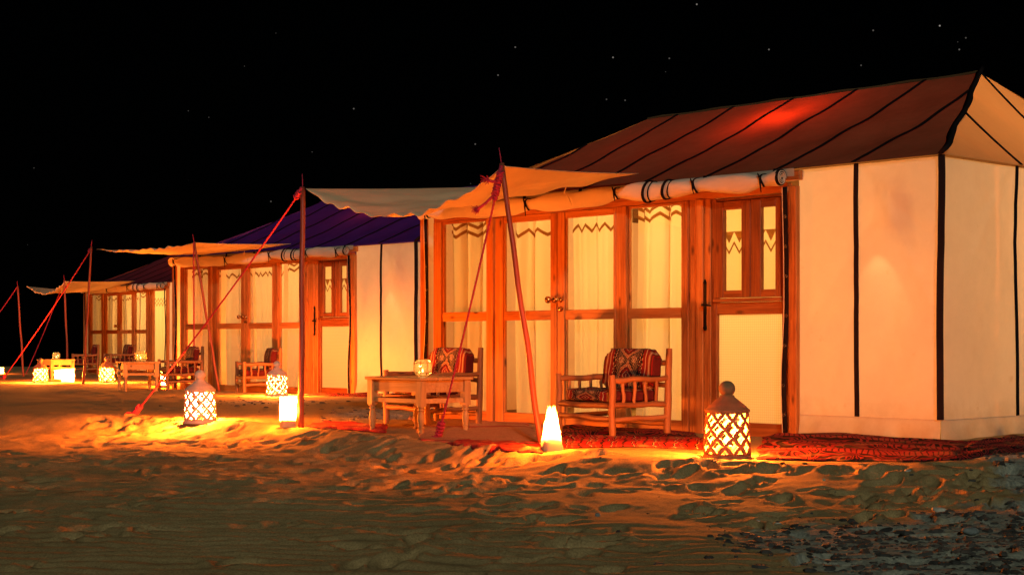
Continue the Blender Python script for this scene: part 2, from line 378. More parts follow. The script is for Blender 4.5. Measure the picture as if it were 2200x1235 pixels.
for i in range(520):
    x = rng.uniform(-4.2, 4.2); yc_ = np.interp(x, CREST[:, 0], CREST[:, 1]); dd_ = rng.gamma(1.6, 1.15)
    y = yc_-dd_+.2
    if abs(x) > .42*y or y < 4.5: continue
    _fp.append((x, y, rng.uniform(-.5, 1.9), rng.uniform(.10, .155), rng.uniform(.045, .065), rng.uniform(.018, .042)))
for i in range(70):
    y = rng.uniform(6.3, 12.5); x = rng.uniform(-.36, .05)*y
    _fp.append((x, y, rng.uniform(-.4, 1.2), rng.uniform(.11, .20), rng.uniform(.05, .085), rng.uniform(.016, .034)))
for i in range(180):
    y = 14+14*rng.rand(); x = -y*.30+rng.rand()*y*.33
    _fp.append((x, y, rng.uniform(0, np.pi), rng.uniform(.12, .2), rng.uniform(.05, .09), rng.uniform(.012, .03)))
_fp = [q for q in _fp if all((q[0]-cx_)**2+(q[1]-cy_)**2 > .42**2 for cx_, cy_ in ((1.42, 10.42), (-2.96, 15.02), (.28, 11.14), (-2.0, 14.2), (-3.34, 22.5)))]
def ground(x, y, detail=True):
    x = np.atleast_1d(np.asarray(x, float)); y = np.atleast_1d(np.asarray(y, float))
    yc = np.interp(x, CREST[:, 0], CREST[:, 1])
    d = yc-y+.25*perlin(x*1.3+9, y*1.3)
    z = -.10*sstep(0, 1.1, d)-.012*np.clip(d, 0, 8)
    z += .020*np.exp(-((d-.05)/.28)**2)*(.4+1.2*np.clip(perlin(x*.9, y*.9+4)+.4, 0, 1))
    for cx, cy, a in TENTS:                       # trodden strip along each wooden front
        sx, sy = -math.sin(a), math.cos(a); tx, ty = math.cos(a), math.sin(a)
        s = (x-cx)*sx+(y-cy)*sy; t = (x-cx)*tx+(y-cy)*ty
        z -= .055*sstep(.9, 1.6, s)*(1-sstep(6.2, 7.0, s))*sstep(-1.3, -.25, t)
    z += (.035*perlin(x*.55+3, y*.55)+.018*perlin(x*1.7, y*1.7+8))*(1-.4*sstep(0, -1.0, d))
    z -= .07*np.clip(y-49+2*perlin(x*.1, y*.02), 0, None)          # ground dropped out of sight so the unlit far desert stays black
    if detail:
        x0_, x1_, y0_, y1_ = x.min(), x.max(), y.min(), y.max()
        fg = sstep(-.8, .6, d)
        amt = (.16+.84*fg)*(1-sstep(24, 34, y))
        tr = np.exp(-((d-1.3)/1.5)**2)*np.clip(.75+.8*perlin(x*.8+2, y*.8), .15, 1)      # trampled belt below the crest
        z += amt*(.020*perlin(x*2.1+1, y*1.7)+.008*perlin(x*5.1, y*4.2+5))
        z += amt*tr*.019*(.3-1.5*np.abs(perlin(x*4.0+1, y*3.1)))+amt*.004*perlin(x*13, y*11)
        rip = np.clip(.55+.9*perlin(x*.5+20, y*.5)+.3*sstep(-.3, -1.5, x), 0, 1)*(1-.85*np.clip(tr, 0, 1))*fg
        ph = (y*6.2+x*.8+1.1*perlin(x*.9, y*.9)+.35*perlin(x*3, y*3))*2*np.pi
        z += .0085*rip*(np.sin(ph)+.25*np.sin(2*ph+.6))*sstep(15, 11, y)
        near = _fp if len(x) > 20000 else [q for q in _fp if x0_-.5 < q[0] < x1_+.5 and y0_-.5 < q[1] < y1_+.5]
        for fx, fy, a, la, lb, dp in near:
            m = (np.abs(x-fx) < .5) & (np.abs(y-fy) < .5)
            if not m.any(): continue
            dx = x[m]-fx; dy = y[m]-fy
            p = (dx*math.cos(a)+dy*math.sin(a))/la; q = (-dx*math.sin(a)+dy*math.cos(a))/lb
            r = np.sqrt(p*p+q*q)
            z[m] += dp*(-(1-sstep(.72, 1.02, r))+.42*np.exp(-((r-1.22)/.26)**2)*(.5+.5*np.sin(a*7+np.arctan2(q, p))))
    return z
def gz(x, y): return float(ground(x, y)[0])
def gp(px, py):
    """point of the sand seen at a pixel of the photograph"""
    z = 0.0
    for _ in range(12):
        D = (CAM_H-z)*F/(py-HY); x = (px-1100)/F*D; z = .5*z+.5*gz(x, D)
    return Vector((x, D, gz(x, D)))
def at(px, py, D): return Vector(((px-1100)/F*D, D, CAM_H+(HY-py)/F*D))

def build_sand():
    ys = [2.2]
    while ys[-1] < 90: ys.append(ys[-1]*(1.005 if ys[-1] < 5 else 1.0031 if ys[-1] < 14 else 1.0046 if ys[-1] < 26 else 1.012))
    ys = np.array([-40, -8, -1, 1.2]+ys+[120, 180, 300, 600, 1200])
    ks = np.concatenate([[-6, -3, -1.5, -1.0, -.75, -.6, -.5, -.45], np.arange(-.41, .411, .0021), [.45, .5, .6, .75, 1.0, 1.5, 3, 6]])
    Yg, Kg = np.meshgrid(ys, ks, indexing='ij')
    Xg = Kg*np.maximum(Yg, 1.9)*np.where(Yg < 2, np.where(Yg < 0, 8, 1.6), 1.0)
    x = Xg.ravel(); y = Yg.ravel(); z = ground(x, y)
    z = np.where((y < 2.5) | (np.abs(x) > .8*np.maximum(y, 3)), ground(x, np.maximum(y, 3), False), z)
    nr, nc = Yg.shape
    idx = np.arange(nr*nc).reshape(nr, nc)
    f = np.stack([idx[:-1, :-1], idx[:-1, 1:], idx[1:, 1:], idx[1:, :-1]], -1).reshape(-1, 4)
    me = bpy.data.meshes.new('sand')
    me.vertices.add(len(x)); me.vertices.foreach_set('co', np.stack([x, y, z], -1).ravel())
    me.loops.add(f.size); me.loops.foreach_set('vertex_index', f.ravel())
    me.polygons.add(len(f)); me.polygons.foreach_set('loop_start', np.arange(0, f.size, 4)); me.polygons.foreach_set('loop_total', np.full(len(f), 4))
    me.update(calc_edges=True); me.shade_smooth()
    at_ = me.attributes.new('gravel', 'FLOAT', 'POINT'); at_.data.foreach_set('value', gravel_mask(x, y).astype(np.float32))
    me.materials.append(M['sand'])
    o = bpy.data.objects.new('sand', me); C.objects.link(o); o['kind'] = 'structure'
def gravel_mask(x, y):
    n = .35*perlin(x*1.6+4, y*1.6)+.2*perlin(x*5, y*5+3)
    a = sstep(.65, 1.75, x+n*1.4+(6.4-y)*-.22)*sstep(8.4, 6.8, y+n*1.8-.55*np.clip(x-1.9, 0, 3)*2.2)
    b = sstep(2.75, 3.15, x+n*.6)*sstep(11.2, 10.6, y)
    c = np.exp(-(((x+1.45)/.55)**2+((y-16.9)/1.5)**2)*1.2)
    d = np.exp(-(((x+3.1)/.8)**2+((y-20.2)/1.6)**2)*1.2)*.8
    return np.clip(np.maximum.reduce([a, b, c, d]), 0, 1)
def sand_mat():
    g = G('sand'); v = g.co()
    a = g.n('ShaderNodeAttribute', attribute_name='gravel').outputs['Fac']
    n = g.noise(v, 1.1, 4); n2 = g.noise(v, 14, 5, .7); grain = g.noise(v, 420, 2, .8)
    c = g.ramp(g.math('ADD', g.math('MULTIPLY', n, .5), g.math('MULTIPLY', n2, .5)), [(.3, (.29, .205, .095)), (.5, (.37, .265, .125)), (.7, (.44, .32, .16))])
    c = g.mix(.5, c, g.mix(1.0, c, g.ramp(grain, [(.25, (.45, .45, .45)), (.75, (1.35, 1.35, 1.35))]), 'MULTIPLY'))
    g2 = g.noise(v, 95, 3, .75)
    c = g.mix(.7, c, g.mix(1.0, c, g.ramp(g2, [(.32, (.55, .55, .55)), (.5, (1.0, 1.0, 1.0)), (.68, (1.4, 1.4, 1.4))]), 'MULTIPLY'))
    c = g.mix(g.mr(g.voro(v, 26), .04, .09, .7, 0.0), c, (.07, .055, .04))
    vd = g.voro(v, 42, 'Color'); vs_ = g.sep(vd)
    pe = g.voro(v, 42, 'Distance', 'F1')
    peb = g.ramp(vs_[0], [(0, (.12, .13, .12)), (.25, (.25, .265, .235)), (.55, (.31, .32, .28)), (.85, (.40, .39, .32))])
    tiny = g.ramp(g.sep(g.voro(v, 120, 'Color'))[0], [(0, (.16, .17, .155)), (.4, (.28, .295, .26)), (.8, (.38, .37, .30))])
    gr = g.mix(.5, peb, tiny)
    m = g.mr(g.math('ADD', a, g.math('MULTIPLY', g.math('SUBTRACT', n2, .5), .9)), .35, .65)
    c = g.mix(m, c, gr)
    h = g.math('ADD', g.math('ADD', g.math('MULTIPLY', grain, .25), g.math('MULTIPLY', g2, .5)), g.math('MULTIPLY', n2, .6))
    h = g.math('ADD', h, g.math('MULTIPLY', g.math('MULTIPLY', m, g.math('SUBTRACT', 1.0, pe)), .7))
    M['sand'] = g.end(g.bsdf(c, .95, g.bump(h, .55, .012), 0, .08))
sand_mat(); build_sand()

# ------------------------------------------------------------------ tents
LEN, DEP, EAVE, RIDGE, HIPR, HIPL = 6.26, 4.4, 2.22, 3.24, .985, 1.15
def tent(idx, label, roof_mat, door=True, power=1.0):
    cx, cy, a = TENTS[idx]; rs = random.Random(idx*17+3)
    T = thing('canvas_tent', label, 'tent', (cx, cy, 0), a-math.pi/2, 'canvas tents in the row')
    def P(s, t, z): return (-s, t, z)
    def tb(name, s0, s1, t0, t1, z0, z1, mat='pine_upright', bevel=.004, parent=T):
        return B().box(-s1, -s0, t0, t1, z0, z1).build(name, mat, parent, bevel=bevel)
    # --- canvas walls
    def wob(a_, b_, k):
        cr = sum(q_*math.exp(-((a_*m_+b_-c_)/.05)**2) for q_, m_, c_ in ((.7, .9, 2.6), (-.8, -1.3, .9), (.6, 1.9, 3.3), (.7, -.6, 1.5), (-.6, 2.4, 2.2), (.5, -2.1, -.4)))
        return k*(math.sin(a_*3.1+idx*2)*math.sin(b_*2.3+1)+.5*math.sin(a_*7.3+b_*3.7+idx)+cr)
    def wall(fn, nu, nz=26): return B().grid(fn, nu, nz)
    zb = .15
    def front(u, w):
        s = -.0+1.36*u; z = zb+(EAVE-.01-zb)*w; k = math.sin(math.pi*u)*math.sin(math.pi*w)
        return P(s, -.02-.016*k+wob(s*1.5, z, .008)*min(1, w*6), z)
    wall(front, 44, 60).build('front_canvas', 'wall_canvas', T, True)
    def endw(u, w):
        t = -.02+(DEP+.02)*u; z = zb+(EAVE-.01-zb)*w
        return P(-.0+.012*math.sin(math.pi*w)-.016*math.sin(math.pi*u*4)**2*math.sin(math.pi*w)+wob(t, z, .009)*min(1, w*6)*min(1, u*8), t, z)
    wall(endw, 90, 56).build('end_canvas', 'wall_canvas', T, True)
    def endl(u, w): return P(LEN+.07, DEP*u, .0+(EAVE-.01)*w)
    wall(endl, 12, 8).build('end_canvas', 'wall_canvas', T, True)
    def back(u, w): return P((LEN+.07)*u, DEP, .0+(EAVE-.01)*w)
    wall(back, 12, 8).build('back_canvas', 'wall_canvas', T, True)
    # skirt with a stitched hem, spread out on the sand
    def skirt_f(u, w):
        s = 1.37-1.37*u; fl = .03*(1-w)**1.5*(1+.9*math.sin(s*13+idx)+.5*math.sin(s*29)); return P(s-(.02*(1-w))*(u > .99), -.026-fl-.02*(1-w), -.05+(zb+.055)*w)
    def skirt_e(u, w):
        t = -.026+DEP*u; fl = .03*(1-w)**1.5*(1+.9*math.sin(t*11+idx)+.5*math.sin(t*23)); return P(-.006-fl-.02*(1-w), t-.05*(1-w)*(u < .01), -.05+(zb+.055)*w)
    B().grid(skirt_f, 40, 5).build('hem_skirt', 'wall_canvas', T, True); B().grid(skirt_e, 60, 5).build('hem_skirt', 'wall_canvas', T, True)
    # black seam tapes on the walls
    for s in (.0, .777):
        w = .054 if s == 0 else .044
        pts = [P(s+.008*math.sin(z*2.3+s*4+idx)+(.0 if s else -.012), front(min(1, (s)/1.36), (z-zb)/(EAVE-zb))[1]-(.008 if s else .02), z) for z in np.linspace(zb+.005, EAVE+.0, 16)]
        B().ribbon(pts, (1, 0, 0) if s else (.75, .66, 0), w).build('wall_seam', 'black_tape', T)
    for t in (1.12, 2.2, 3.3):
        pts = [P(endw(t/DEP, (z-zb)/(EAVE-zb))[0]*-1-.008, t+.006*math.sin(z*2+t), z) for z in np.linspace(zb+.005, EAVE, 14)]
        B().ribbon(pts, (0, 1, 0), .044).build('wall_seam', 'black_tape', T)
    # --- roof
    def gq(u): return u-.13*u*(1-u)
    def rz_(u): return EAVE+(RIDGE-EAVE)*gq(u)
    L0, L1 = -.04, LEN+.10
    def rfront(u, w):
        w2 = max(w, 0); s0 = L0+(HIPR-L0)*w2; s1 = L1-(HIPL+.1)*w2; s = s0+(s1-s0)*u; t = -.07+(DEP/2+.07)*w2
        sagp = .026*math.sin(math.pi*((s/.777) % 1))*math.sin(math.pi*w2)+(.009*math.sin(s*5+w2*9+idx)+.006*math.sin(s*13-w2*21))*math.sin(math.pi*w2)
        return P(s, t, rz_(w2)-sagp)
    def rback(u, w):
        s0 = L0+(HIPR-L0)*w; s1 = L1-(HIPL+.1)*w; return P(s0+(s1-s0)*u, DEP+.07-(DEP/2+.07)*w, rz_(w))
    def rend(u, w):
        t0 = -.07+(DEP/2+.07)*w; t1 = DEP+.07-(DEP/2+.07)*w; t = t0+(t1-t0)*u
        return P(L0+(HIPR-L0)*w, t, rz_(w)-.02*math.sin(math.pi*w)*abs(math.sin(math.pi*t/1.1)))
    def rleft(u, w):
        t0 = -.07+(DEP/2+.07)*w; t1 = DEP+.07-(DEP/2+.07)*w; return P(L1-(HIPL+.1)*w, t0+(t1-t0)*u, rz_(w))
    B().grid(rfront, 64, 20).build('roof_panel', roof_mat, T, True); B().grid(rback, 20, 10).build('roof_panel', roof_mat, T, True)
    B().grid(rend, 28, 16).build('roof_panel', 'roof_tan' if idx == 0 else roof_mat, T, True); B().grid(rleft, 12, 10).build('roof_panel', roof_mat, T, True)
    def on_front(s, w):
        p = rfront(0, w); s0 = L0+(HIPR-L0)*w; s1 = L1-(HIPL+.1)*w
        return Vector(rfront((s-s0)/(s1-s0), w))+Vector((0, -.004, .008))
    for k in range(1, 8):
        s = .777*k; wmax = min(1, (s-L0)/(HIPR-L0), (L1-s)/(HIPL+.1))
        pts = [on_front(s+.006*math.sin(w*7+k), w*wmax) for w in np.linspace(0, 1, 16)]
        B().ribbon(pts, (1, 0, 0), .04, .006).build('roof_seam', 'black_tape', T)
    for t in (1.12, 2.2, 3.3):
        wmax = min(1, (t+.07)/(DEP/2+.07), (DEP+.07-t)/(DEP/2+.07))
        pts = []
        for w in np.linspace(0, 1, 14):
            q = w*wmax; p = Vector(rend(0, q)); p.y = t; p.z = rz_(q)-.02*math.sin(math.pi*q)*abs(math.sin(math.pi*t/1.1))+.008; p.x += .006; pts.append(p)
        B().ribbon(pts, (0, 1, 0), .04, .006).build('roof_seam', 'black_tape', T)
    hip = [Vector(rend(0, w))+Vector((.012*math.sin(w*15)+.006, .014*math.sin(w*11+1)-.006, .022)) for w in np.linspace(0, 1, 26)]
    B().ribbon(hip, (.7, -.7, 0), [.075+.018*math.sin(i*1.3) for i in range(26)], .03).build('hip_seam', 'black_tape', T, True)
    ridge = [P(s, DEP/2, RIDGE+.01-.012*math.sin(math.pi*((s-HIPR)/.777 % 1))) for s in np.linspace(HIPR, LEN-HIPL, 40)]
    B().tube(ridge, .016, 6).build('ridge_cord', roof_mat, T)
    # eave flap above the roll
    def flap(u, w):
        s = 1.37+(LEN-1.30)*u; return P(s, -.075-.012*math.sin(s*9+idx)*(1-w)-.004, EAVE-.075*(1-w)*(1-.15*math.sin(s*5))+.004)
    B().grid(flap, 60, 3).build('eave_flap', 'flap_moonlit', T, True)
    for k in range(2, 8):
        s = .777*k
        B().ribbon([P(s, -.094, EAVE+.012), P(s+.005, -.105, EAVE-.05), P(s+.012, -.10, EAVE-.11)], (1, 0, 0), .04, .005).build('eave_strap', 'black_tape', T)
    # --- wooden front
    zbt = -.09
    tb('header_beam', 1.325, LEN+.06, -.07, .0, 2.125, 2.205, 'pine_level')
    tb('upright', 1.345, 1.425, -.085, -.03, zbt, 2.075)
    tb('upright', 6.235, 6.315, -.085, -.03, zbt, 2.075)
    tb('top_rail', 1.50, 6.19, .0, .07, 2.035, 2.12, 'pine_level')
    tb('post', 1.475, 1.525, -.01, .075, zbt, 2.034)
    tb('post', 2.345, 2.42, -.006, .07, zbt, 2.034)
    tb('post', 2.423, 2.505, -.022, .07, zbt, 2.034); tb('post', 2.508, 2.60, .002, .075, zbt, 2.034); tb('post', 2.602, 2.685, -.012, .07, zbt, 2.034)
    tb('post', 3.365, 3.435, -.012, .07, zbt, 2.034); tb('post', 3.438, 3.515, .006, .07, zbt, 2.034)
    tb('post', 5.235, 5.335, -.012, .07, zbt, 2.034)
    tb('post', 6.06, 6.18, -.012, .07, zbt, 2.034)
    def leaf(name, s0, s1, parent, ztop=1.97, sl=0.0, sr=0.0, t0=.012):
        """glazed bay: top, middle and bottom rails, two panes"""
        tb('rail', s0, s1, t0, .062, ztop, 2.032, 'pine_level', parent=parent)
        tb('rail', s0, s1, t0, .062, .98, 1.075, 'pine_level', parent=parent)
        tb('rail', s0, s1, t0, .062, zbt, .05, 'pine_level', parent=parent)
        for z0, z1 in ((.05, .98), (1.075, ztop)):
            tb('bead', s0, s0+.014, t0+.008, t0+.03, z0, z1, parent=parent, bevel=.002); tb('bead', s1-.014, s1, t0+.008, t0+.03, z0, z1, parent=parent, bevel=.002)
            tb('pane', s0+.002, s1-.002, .040, .044, z0-.005, z1+.005, 'window_glass', 0, parent=parent)
    leaf('bay', 2.688, 3.362, T, 2.01); leaf('bay', 5.338, 6.057, T, 2.01)
    for nm, s0, s1, so_ in (('door_leaf', 3.52, 4.303, 1), ('door_leaf', 4.309, 5.228, -1)):
        dl = bpy.data.objects.new('french_door', None); C.objects.link(dl); dl.parent = T
        if so_ == 1:
            tb('stile', 4.205, 4.303, .004, .062, zbt+.02, 2.03, parent=dl); tb('stile', 3.518, 3.545, .004, .062, zbt+.02, 2.03, parent=dl); leaf('p', 3.547, 4.203, dl)
        else:
            tb('stile', 4.309, 4.402, .004, .062, zbt+.02, 2.03, parent=dl); tb('stile', 5.095, 5.215, .004, .062, zbt+.02, 2.03, parent=dl); leaf('p', 4.404, 5.093, dl)
        sc_ = 4.25 if so_ == 1 else 4.356
        kb = B()
        kb.lathe([(.026, 0), (.026, .006), (.012, .012), (.011, .04), (.022, .05), (.033, .066), (.036, .08), (.030, .096), (.014, .106), (.002, .108)], 18)
        k = kb.build('door_knob', 'brass', dl, True); k.rotation_euler = (R(90), 0, 0); k.location = P(sc_, .006, 1.175)
        if so_ == 1:
            k2 = B().lathe([(.026, 0), (.026, .008), (.016, .014), (.014, .03), (.004, .032)], 18).build('lock_rosette', 'brass', dl, 'auto'); k2.rotation_euler = (R(90), 0, 0); k2.location = P(sc_, .004, 1.085)
    # curtains behind the glass, each with its zigzag trim
    for ci, (s0, s1, amp, fr, rows, zt) in enumerate(((2.66, 3.40, .050, 21, 2, 1.985), (3.50, 4.26, .010, 30, 1, 1.93), (4.36, 5.12, .034, 18, 1, 1.925), (5.30, 6.10, .040, 23, 2, 1.965))):
        ph = rs.uniform(0, 6)
        def ct(s, z, s0=s0, s1=s1, amp=amp, fr=fr, ph=ph):
            gsum = math.sin(s*fr+ph+.8*math.sin(s*5+ph))+.45*math.sin(s*fr*2.3+ph*2)+.25*math.sin(s*fr*4.1)
            return .20+amp*gsum*(.55+.2*(2-z))+.012*math.sin(z*2.1+s*3)
        def cs_(s, amp=amp, fr=fr, ph=ph): return s+1.25/fr*min(1.0, amp/.03)*math.cos(s*fr+ph+.8*math.sin(s*5+ph))*max(0.0, min(1.0, (s-s0)/.1, (s1-s)/.1))
        cu = B().grid(lambda u, w: P(cs_(s0+(s1-s0)*u), ct(s0+(s1-s0)*u, 2.06*w), .03+2.0*w), 150, 10).build('curtain', 'curtain', T, True)
        for row in range(rows):
            zc = zt-.055+row*.085; nper = 6.2 if rows == 1 else 5.4
            def zz(u, w, zc=zc, nper=nper):
                s = s0+(s1-s0)*u; tri = 2*abs(((s-s0)*nper/(s1-s0)+ph) % 1-.5)*2-1
                return P(cs_(s), ct(s, zc)-.009, min(zc+.034*tri+.036*(w-.5), 2.03))
            B().grid(zz, 130, 1).build('zigzag_trim', 'trim_brown', cu)
    # --- side door with two little casements above a cloth panel
    if door:
        D = bpy.data.objects.new('side_door', None); C.objects.link(D); D.parent = T
        tb('stile', 1.529, 1.562, .005, .06, zbt+.02, 2.03, 'pine_dark_upright', parent=D); tb('stile', 2.285, 2.342, .005, .06, zbt+.02, 2.03, 'pine_dark_upright', parent=D)
        tb('rail', 1.564, 2.283, .008, .06, 1.005, 1.11, 'pine_dark_level', parent=D); tb('rail', 1.564, 2.283, .008, .06, zbt+.02, .06, 'pine_dark_level', parent=D)
        tb('rail', 1.564, 2.283, .008, .06, 2.0, 2.03, 'pine_dark_level', parent=D)
        tb('sill', 1.545, 2.30, -.03, .03, 1.112, 1.145, 'pine_dark_level', parent=D)
        for s0, s1 in ((1.566, 1.886), (1.892, 2.281)):
            W = bpy.data.objects.new('casement', None); C.objects.link(W); W.parent = D
            g0, g1 = (s0+.055, s1-.105) if s0 < 1.7 else (s0+.10, s1-.085)
            tb('sash_stile', s0, g0, -.012, .04, 1.15, 1.998, 'pine_dark_upright', parent=W); tb('sash_stile', g1, s1, -.012, .04, 1.15, 1.998, 'pine_dark_upright', parent=W)
            tb('sash_rail', g0+.001, g1-.001, -.009, .04, 1.15, 1.215, 'pine_dark_level', parent=W); tb('sash_rail', g0+.001, g1-.001, -.009, .04, 1.925, 1.998, 'pine_dark_level', parent=W)
            tb('pane', g0, g1, .016, .02, 1.21, 1.93, 'window_glass', 0, parent=W)
        B().grid(lambda u, w: P(1.55+.75*u, .042+.003*math.sin(u*9)*math.sin(w*8), .055+.96*w), 10, 10).build('cloth_panel', 'mesh_cloth', D, True)
        bl = B().grid(lambda u, w: P(1.53+.82*u, .10+.004*math.sin(u*14), 1.06+1.0*w), 30, 4).build('blind', 'blind', D, True)
        for (zc, kind) in ((1.70, 0), (1.595, 1)):
            def zz(u, w):
                s = 1.54+.80*u; tri = 2*abs((s*8.6) % 1-.5)
                if kind == 0: return P(s, .088, 1.735-.10*tri*(1-w)-.0*w) if w < .5 else P(s, .088, 1.738)
                return P(s, .088, zc+.045*(1-2*tri)+.03*(w-.5))
            B().grid(zz, 160, 1).build('zigzag_trim', 'trim_brown', bl)
        hp = B(); hp.box(-.016, .016, -.005, 0, -.19, .19); hp.lathe([(.012, -.225), (.02, -.2), (.012, -.185)], 8, (0, -.003, 0)); hp.lathe([(.012, .185), (.017, .2), (.004, .23)], 8, (0, -.003, 0))
        h = hp.build('handle_plate', 'iron_black', D); h.location = P(2.385, -.030, 1.09)
        lv = B().tube([(0, 0, 0), (0, -.045, 0), (.02, -.05, .002), (.11, -.05, -.008)], [.011, .010, .011, .007], 8).lathe([(.03, 0), (.03, .006), (.02, .01)], 12, (0, -.004, -.004))
        l = lv.build('door_handle', 'iron_black', D, True); l.location = P(2.385, -.032, 1.09)
    else:
        B().grid(lambda u, w: P(1.53+.80*u, .06+.02*math.sin(u*26)*(.4+.6*u), .02+2.0*w), 60, 4).build('door_curtain', 'blind', T, True)
        for zc in (1.80, 1.70):
            B().grid(lambda u, w: P(1.54+.78*u, .035, zc+(.045*(1-2*2*abs((u*5) % 1-.5)))+.03*(w-.5)), 90, 1).build('zigzag_trim', 'trim_brown', T)
        tb('bottom_rail', 1.527, 2.343, .0, .055, zbt, .03, 'pine_level')
    # --- rolled-up front canvas tied under the eave
    ties = [1.62, 2.36, 3.33, 4.52, 6.06]
    def roll_c(s):
        d = min(abs(s-t_) for t_ in ties)
        sag = -.03*math.sin(math.pi*min(1, max(0, (s-3.33)/2.8))) if s > 3.33 else 0
        r = .050+.026*(1-math.exp(-(d/.14)**2))+.006*math.sin(s*11+idx)
        return Vector(P(s, -.165+.01*math.sin(s*4), 2.135+sag+.008*math.sin(s*6+idx))), r
    def roll(u, w):
        s = 1.45+4.76*u; c, r = roll_c(s); an = w*2*math.pi
        wr = 1+.06*math.sin(an*3+s*7)+.05*math.sin(s*23+an*2)*math.exp(-(min(abs(s-t_) for t_ in ties)/.2)**2)
        return c+Vector((0, math.cos(an)*r*.92*wr, math.sin(an)*r*1.08*wr))
    rl = B().grid(roll, 150, 18).build('rolled_canvas', 'roll_canvas', T, True)
    c, r = roll_c(1.45)
    sp = [c+Vector((.006, math.cos(a_)*r*(1-a_/24)*.95, math.sin(a_)*r*(1-a_/24)*1.1)) for a_ in np.linspace(0, 19, 70)]
    B().ribbon(sp, (1, 0, 0), .03, .006).build('roll_end', 'black_tape', rl)
    sp = [c+Vector((.008, math.cos(a_)*r*(1-a_/24)*.95*.86, math.sin(a_)*r*(1-a_/24)*1.1*.86)) for a_ in np.linspace(0, 18, 64)]
    B().ribbon(sp, (1, 0, 0), .034, .005).build('roll_end', 'roll_canvas', rl)
    for s in (2.70, 2.93):
        c, r = roll_c(s); pts = [c+Vector((.02*math.sin(a_), math.cos(a_)*(r*.92+.012), math.sin(a_)*(r*1.08+.012))) for a_ in np.linspace(0, 2*math.pi, 26)]
        B().ribbon(pts, (1, 0, 0), .026, .010).build('roll_rim', 'black_tape', rl, True)
        pts = [c+Vector((.055+.02*math.sin(a_), math.cos(a_)*(r*.92+.004), math.sin(a_)*(r*1.08+.004))) for a_ in np.linspace(0, 2*math.pi, 26)]
        B().ribbon(pts, (1, 0, 0), .012, .006).build('roll_rim', 'black_tape', rl, True)
    for s in ties:
        c, r = roll_c(s); b = B()
        b.ribbon([c+Vector((.012*math.sin(a_*2), math.cos(a_)*(r*.92+.006), math.sin(a_)*(r*1.08+.006))) for a_ in np.linspace(-1.2, 4.6, 22)], (1, 0, 0), .018, .006)
        b.tube([c+Vector((0, -r-.012, .01)), c+Vector((.004, -r-.016, -.03)), c+Vector((.012, -r-.012, -.075-rs.uniform(0, .05)))], [.011, .008, .004], 6)
        b.tube([c+Vector((0, -r-.012, .01)), c+Vector((-.018, -r-.014, .045)), c+Vector((-.03, -r-.006, .06))], [.011, .007, .004], 6)
        b.build('tie_strap', 'black_tape', rl, True)
    B().tube([P(3.9+.04*math.sin(q*5), -.27+.03*q, 2.24-.17*q-.02*math.sin(q*9)) for q in np.linspace(0, 1, 12)], .005, 5).build('cord', 'cord_white', T, True)
    # --- black flap edges with eyelets either side of the front
    for s, sgn in ((1.452, 1), (6.205, -1)):
        pts = [P(s+.010*math.sin(z*3.0+idx)-.012*math.exp(-((z-.9)/.3)**2), -.092-.008*math.sin(z*4), z) for z in np.linspace(-.02, 2.07, 26)]
        fe = B().ribbon(pts, (1, 0, 0), .045, .006).build('flap_edge', 'black_tape', T, True)
        wp = [Vector(p)+Vector((-sgn*.03*-1 if sgn < 0 else -.028, .004, 0)) for p in pts]
        B().ribbon(wp, (1, 0, 0), .012, .006).build('flap_piping', 'roll_canvas', fe)
        for z in (.12, .42, .72, 1.02, 1.31, 1.60, 1.86):
            i = min(range(26), key=lambda q: abs(pts[q][2]-z)); p = Vector(pts[i])
            e = B().tube([(math.cos(a_)*.011, 0, math.sin(a_)*.011) for a_ in np.linspace(0, 2*math.pi, 13)], .0035, 6, False).build('eyelet', 'steel_ring', fe, True); e.location = p+Vector((0, -.006, 0))
    # --- lamps that light the tent from within
    def lamp(s, t, z, w, shade=True, r=.05, cord=True, col=TENT_COL):
        b = B().lathe([(.028, -.03), (.033, 0), (.02, .03), (.008, .045)], 10)
        lo = b.build('hanging_lamp', 'wax', T, True); lo.location = P(s, t, z+.08)
        if shade:
            sh = B().grid(lambda u, w_: ((.055+.02*(1-w_))*math.cos(u*2*math.pi), (.055+.02*(1-w_))*math.sin(u*2*math.pi), -.17+.34*w_), 20, 2).build('lamp_shade', 'roll_canvas', lo, True); sh.location = (0, 0, -.08)
        if cord: B().tube([(0, 0, .04), (0, 0, .13)], .004, 5).build('lamp_cord', 'black_tape', lo)
        point_light(T, P(s, t, z), w*power*TENT_K, col, r)
    lamp(2.95, 1.95, 2.74, 170, False)
    lamp(4.55, 2.3, 1.75, 125, False)
    lamp(2.3, 1.9, 1.5, 62, False)
    lamp(.56, .13, 1.83, 18, True, .012, col=(1.0, .56, .22))
    lamp(.8, 2.4, 1.5, 46, False, .28, col=(1.0, .56, .25))
    return T
tent(0, 'largest canvas tent, nearest the camera, with brown roof and glazed pine front', 'roof_brown', True)
tent(1, 'middle canvas tent with bluish light put into its roof colour, half hidden behind the nearest tent', 'roof_bluish_lit', True, .8)
tent(2, 'smallest canvas tent at the far left end of the row, dark maroon roof', 'roof_maroon', False, 1.1)

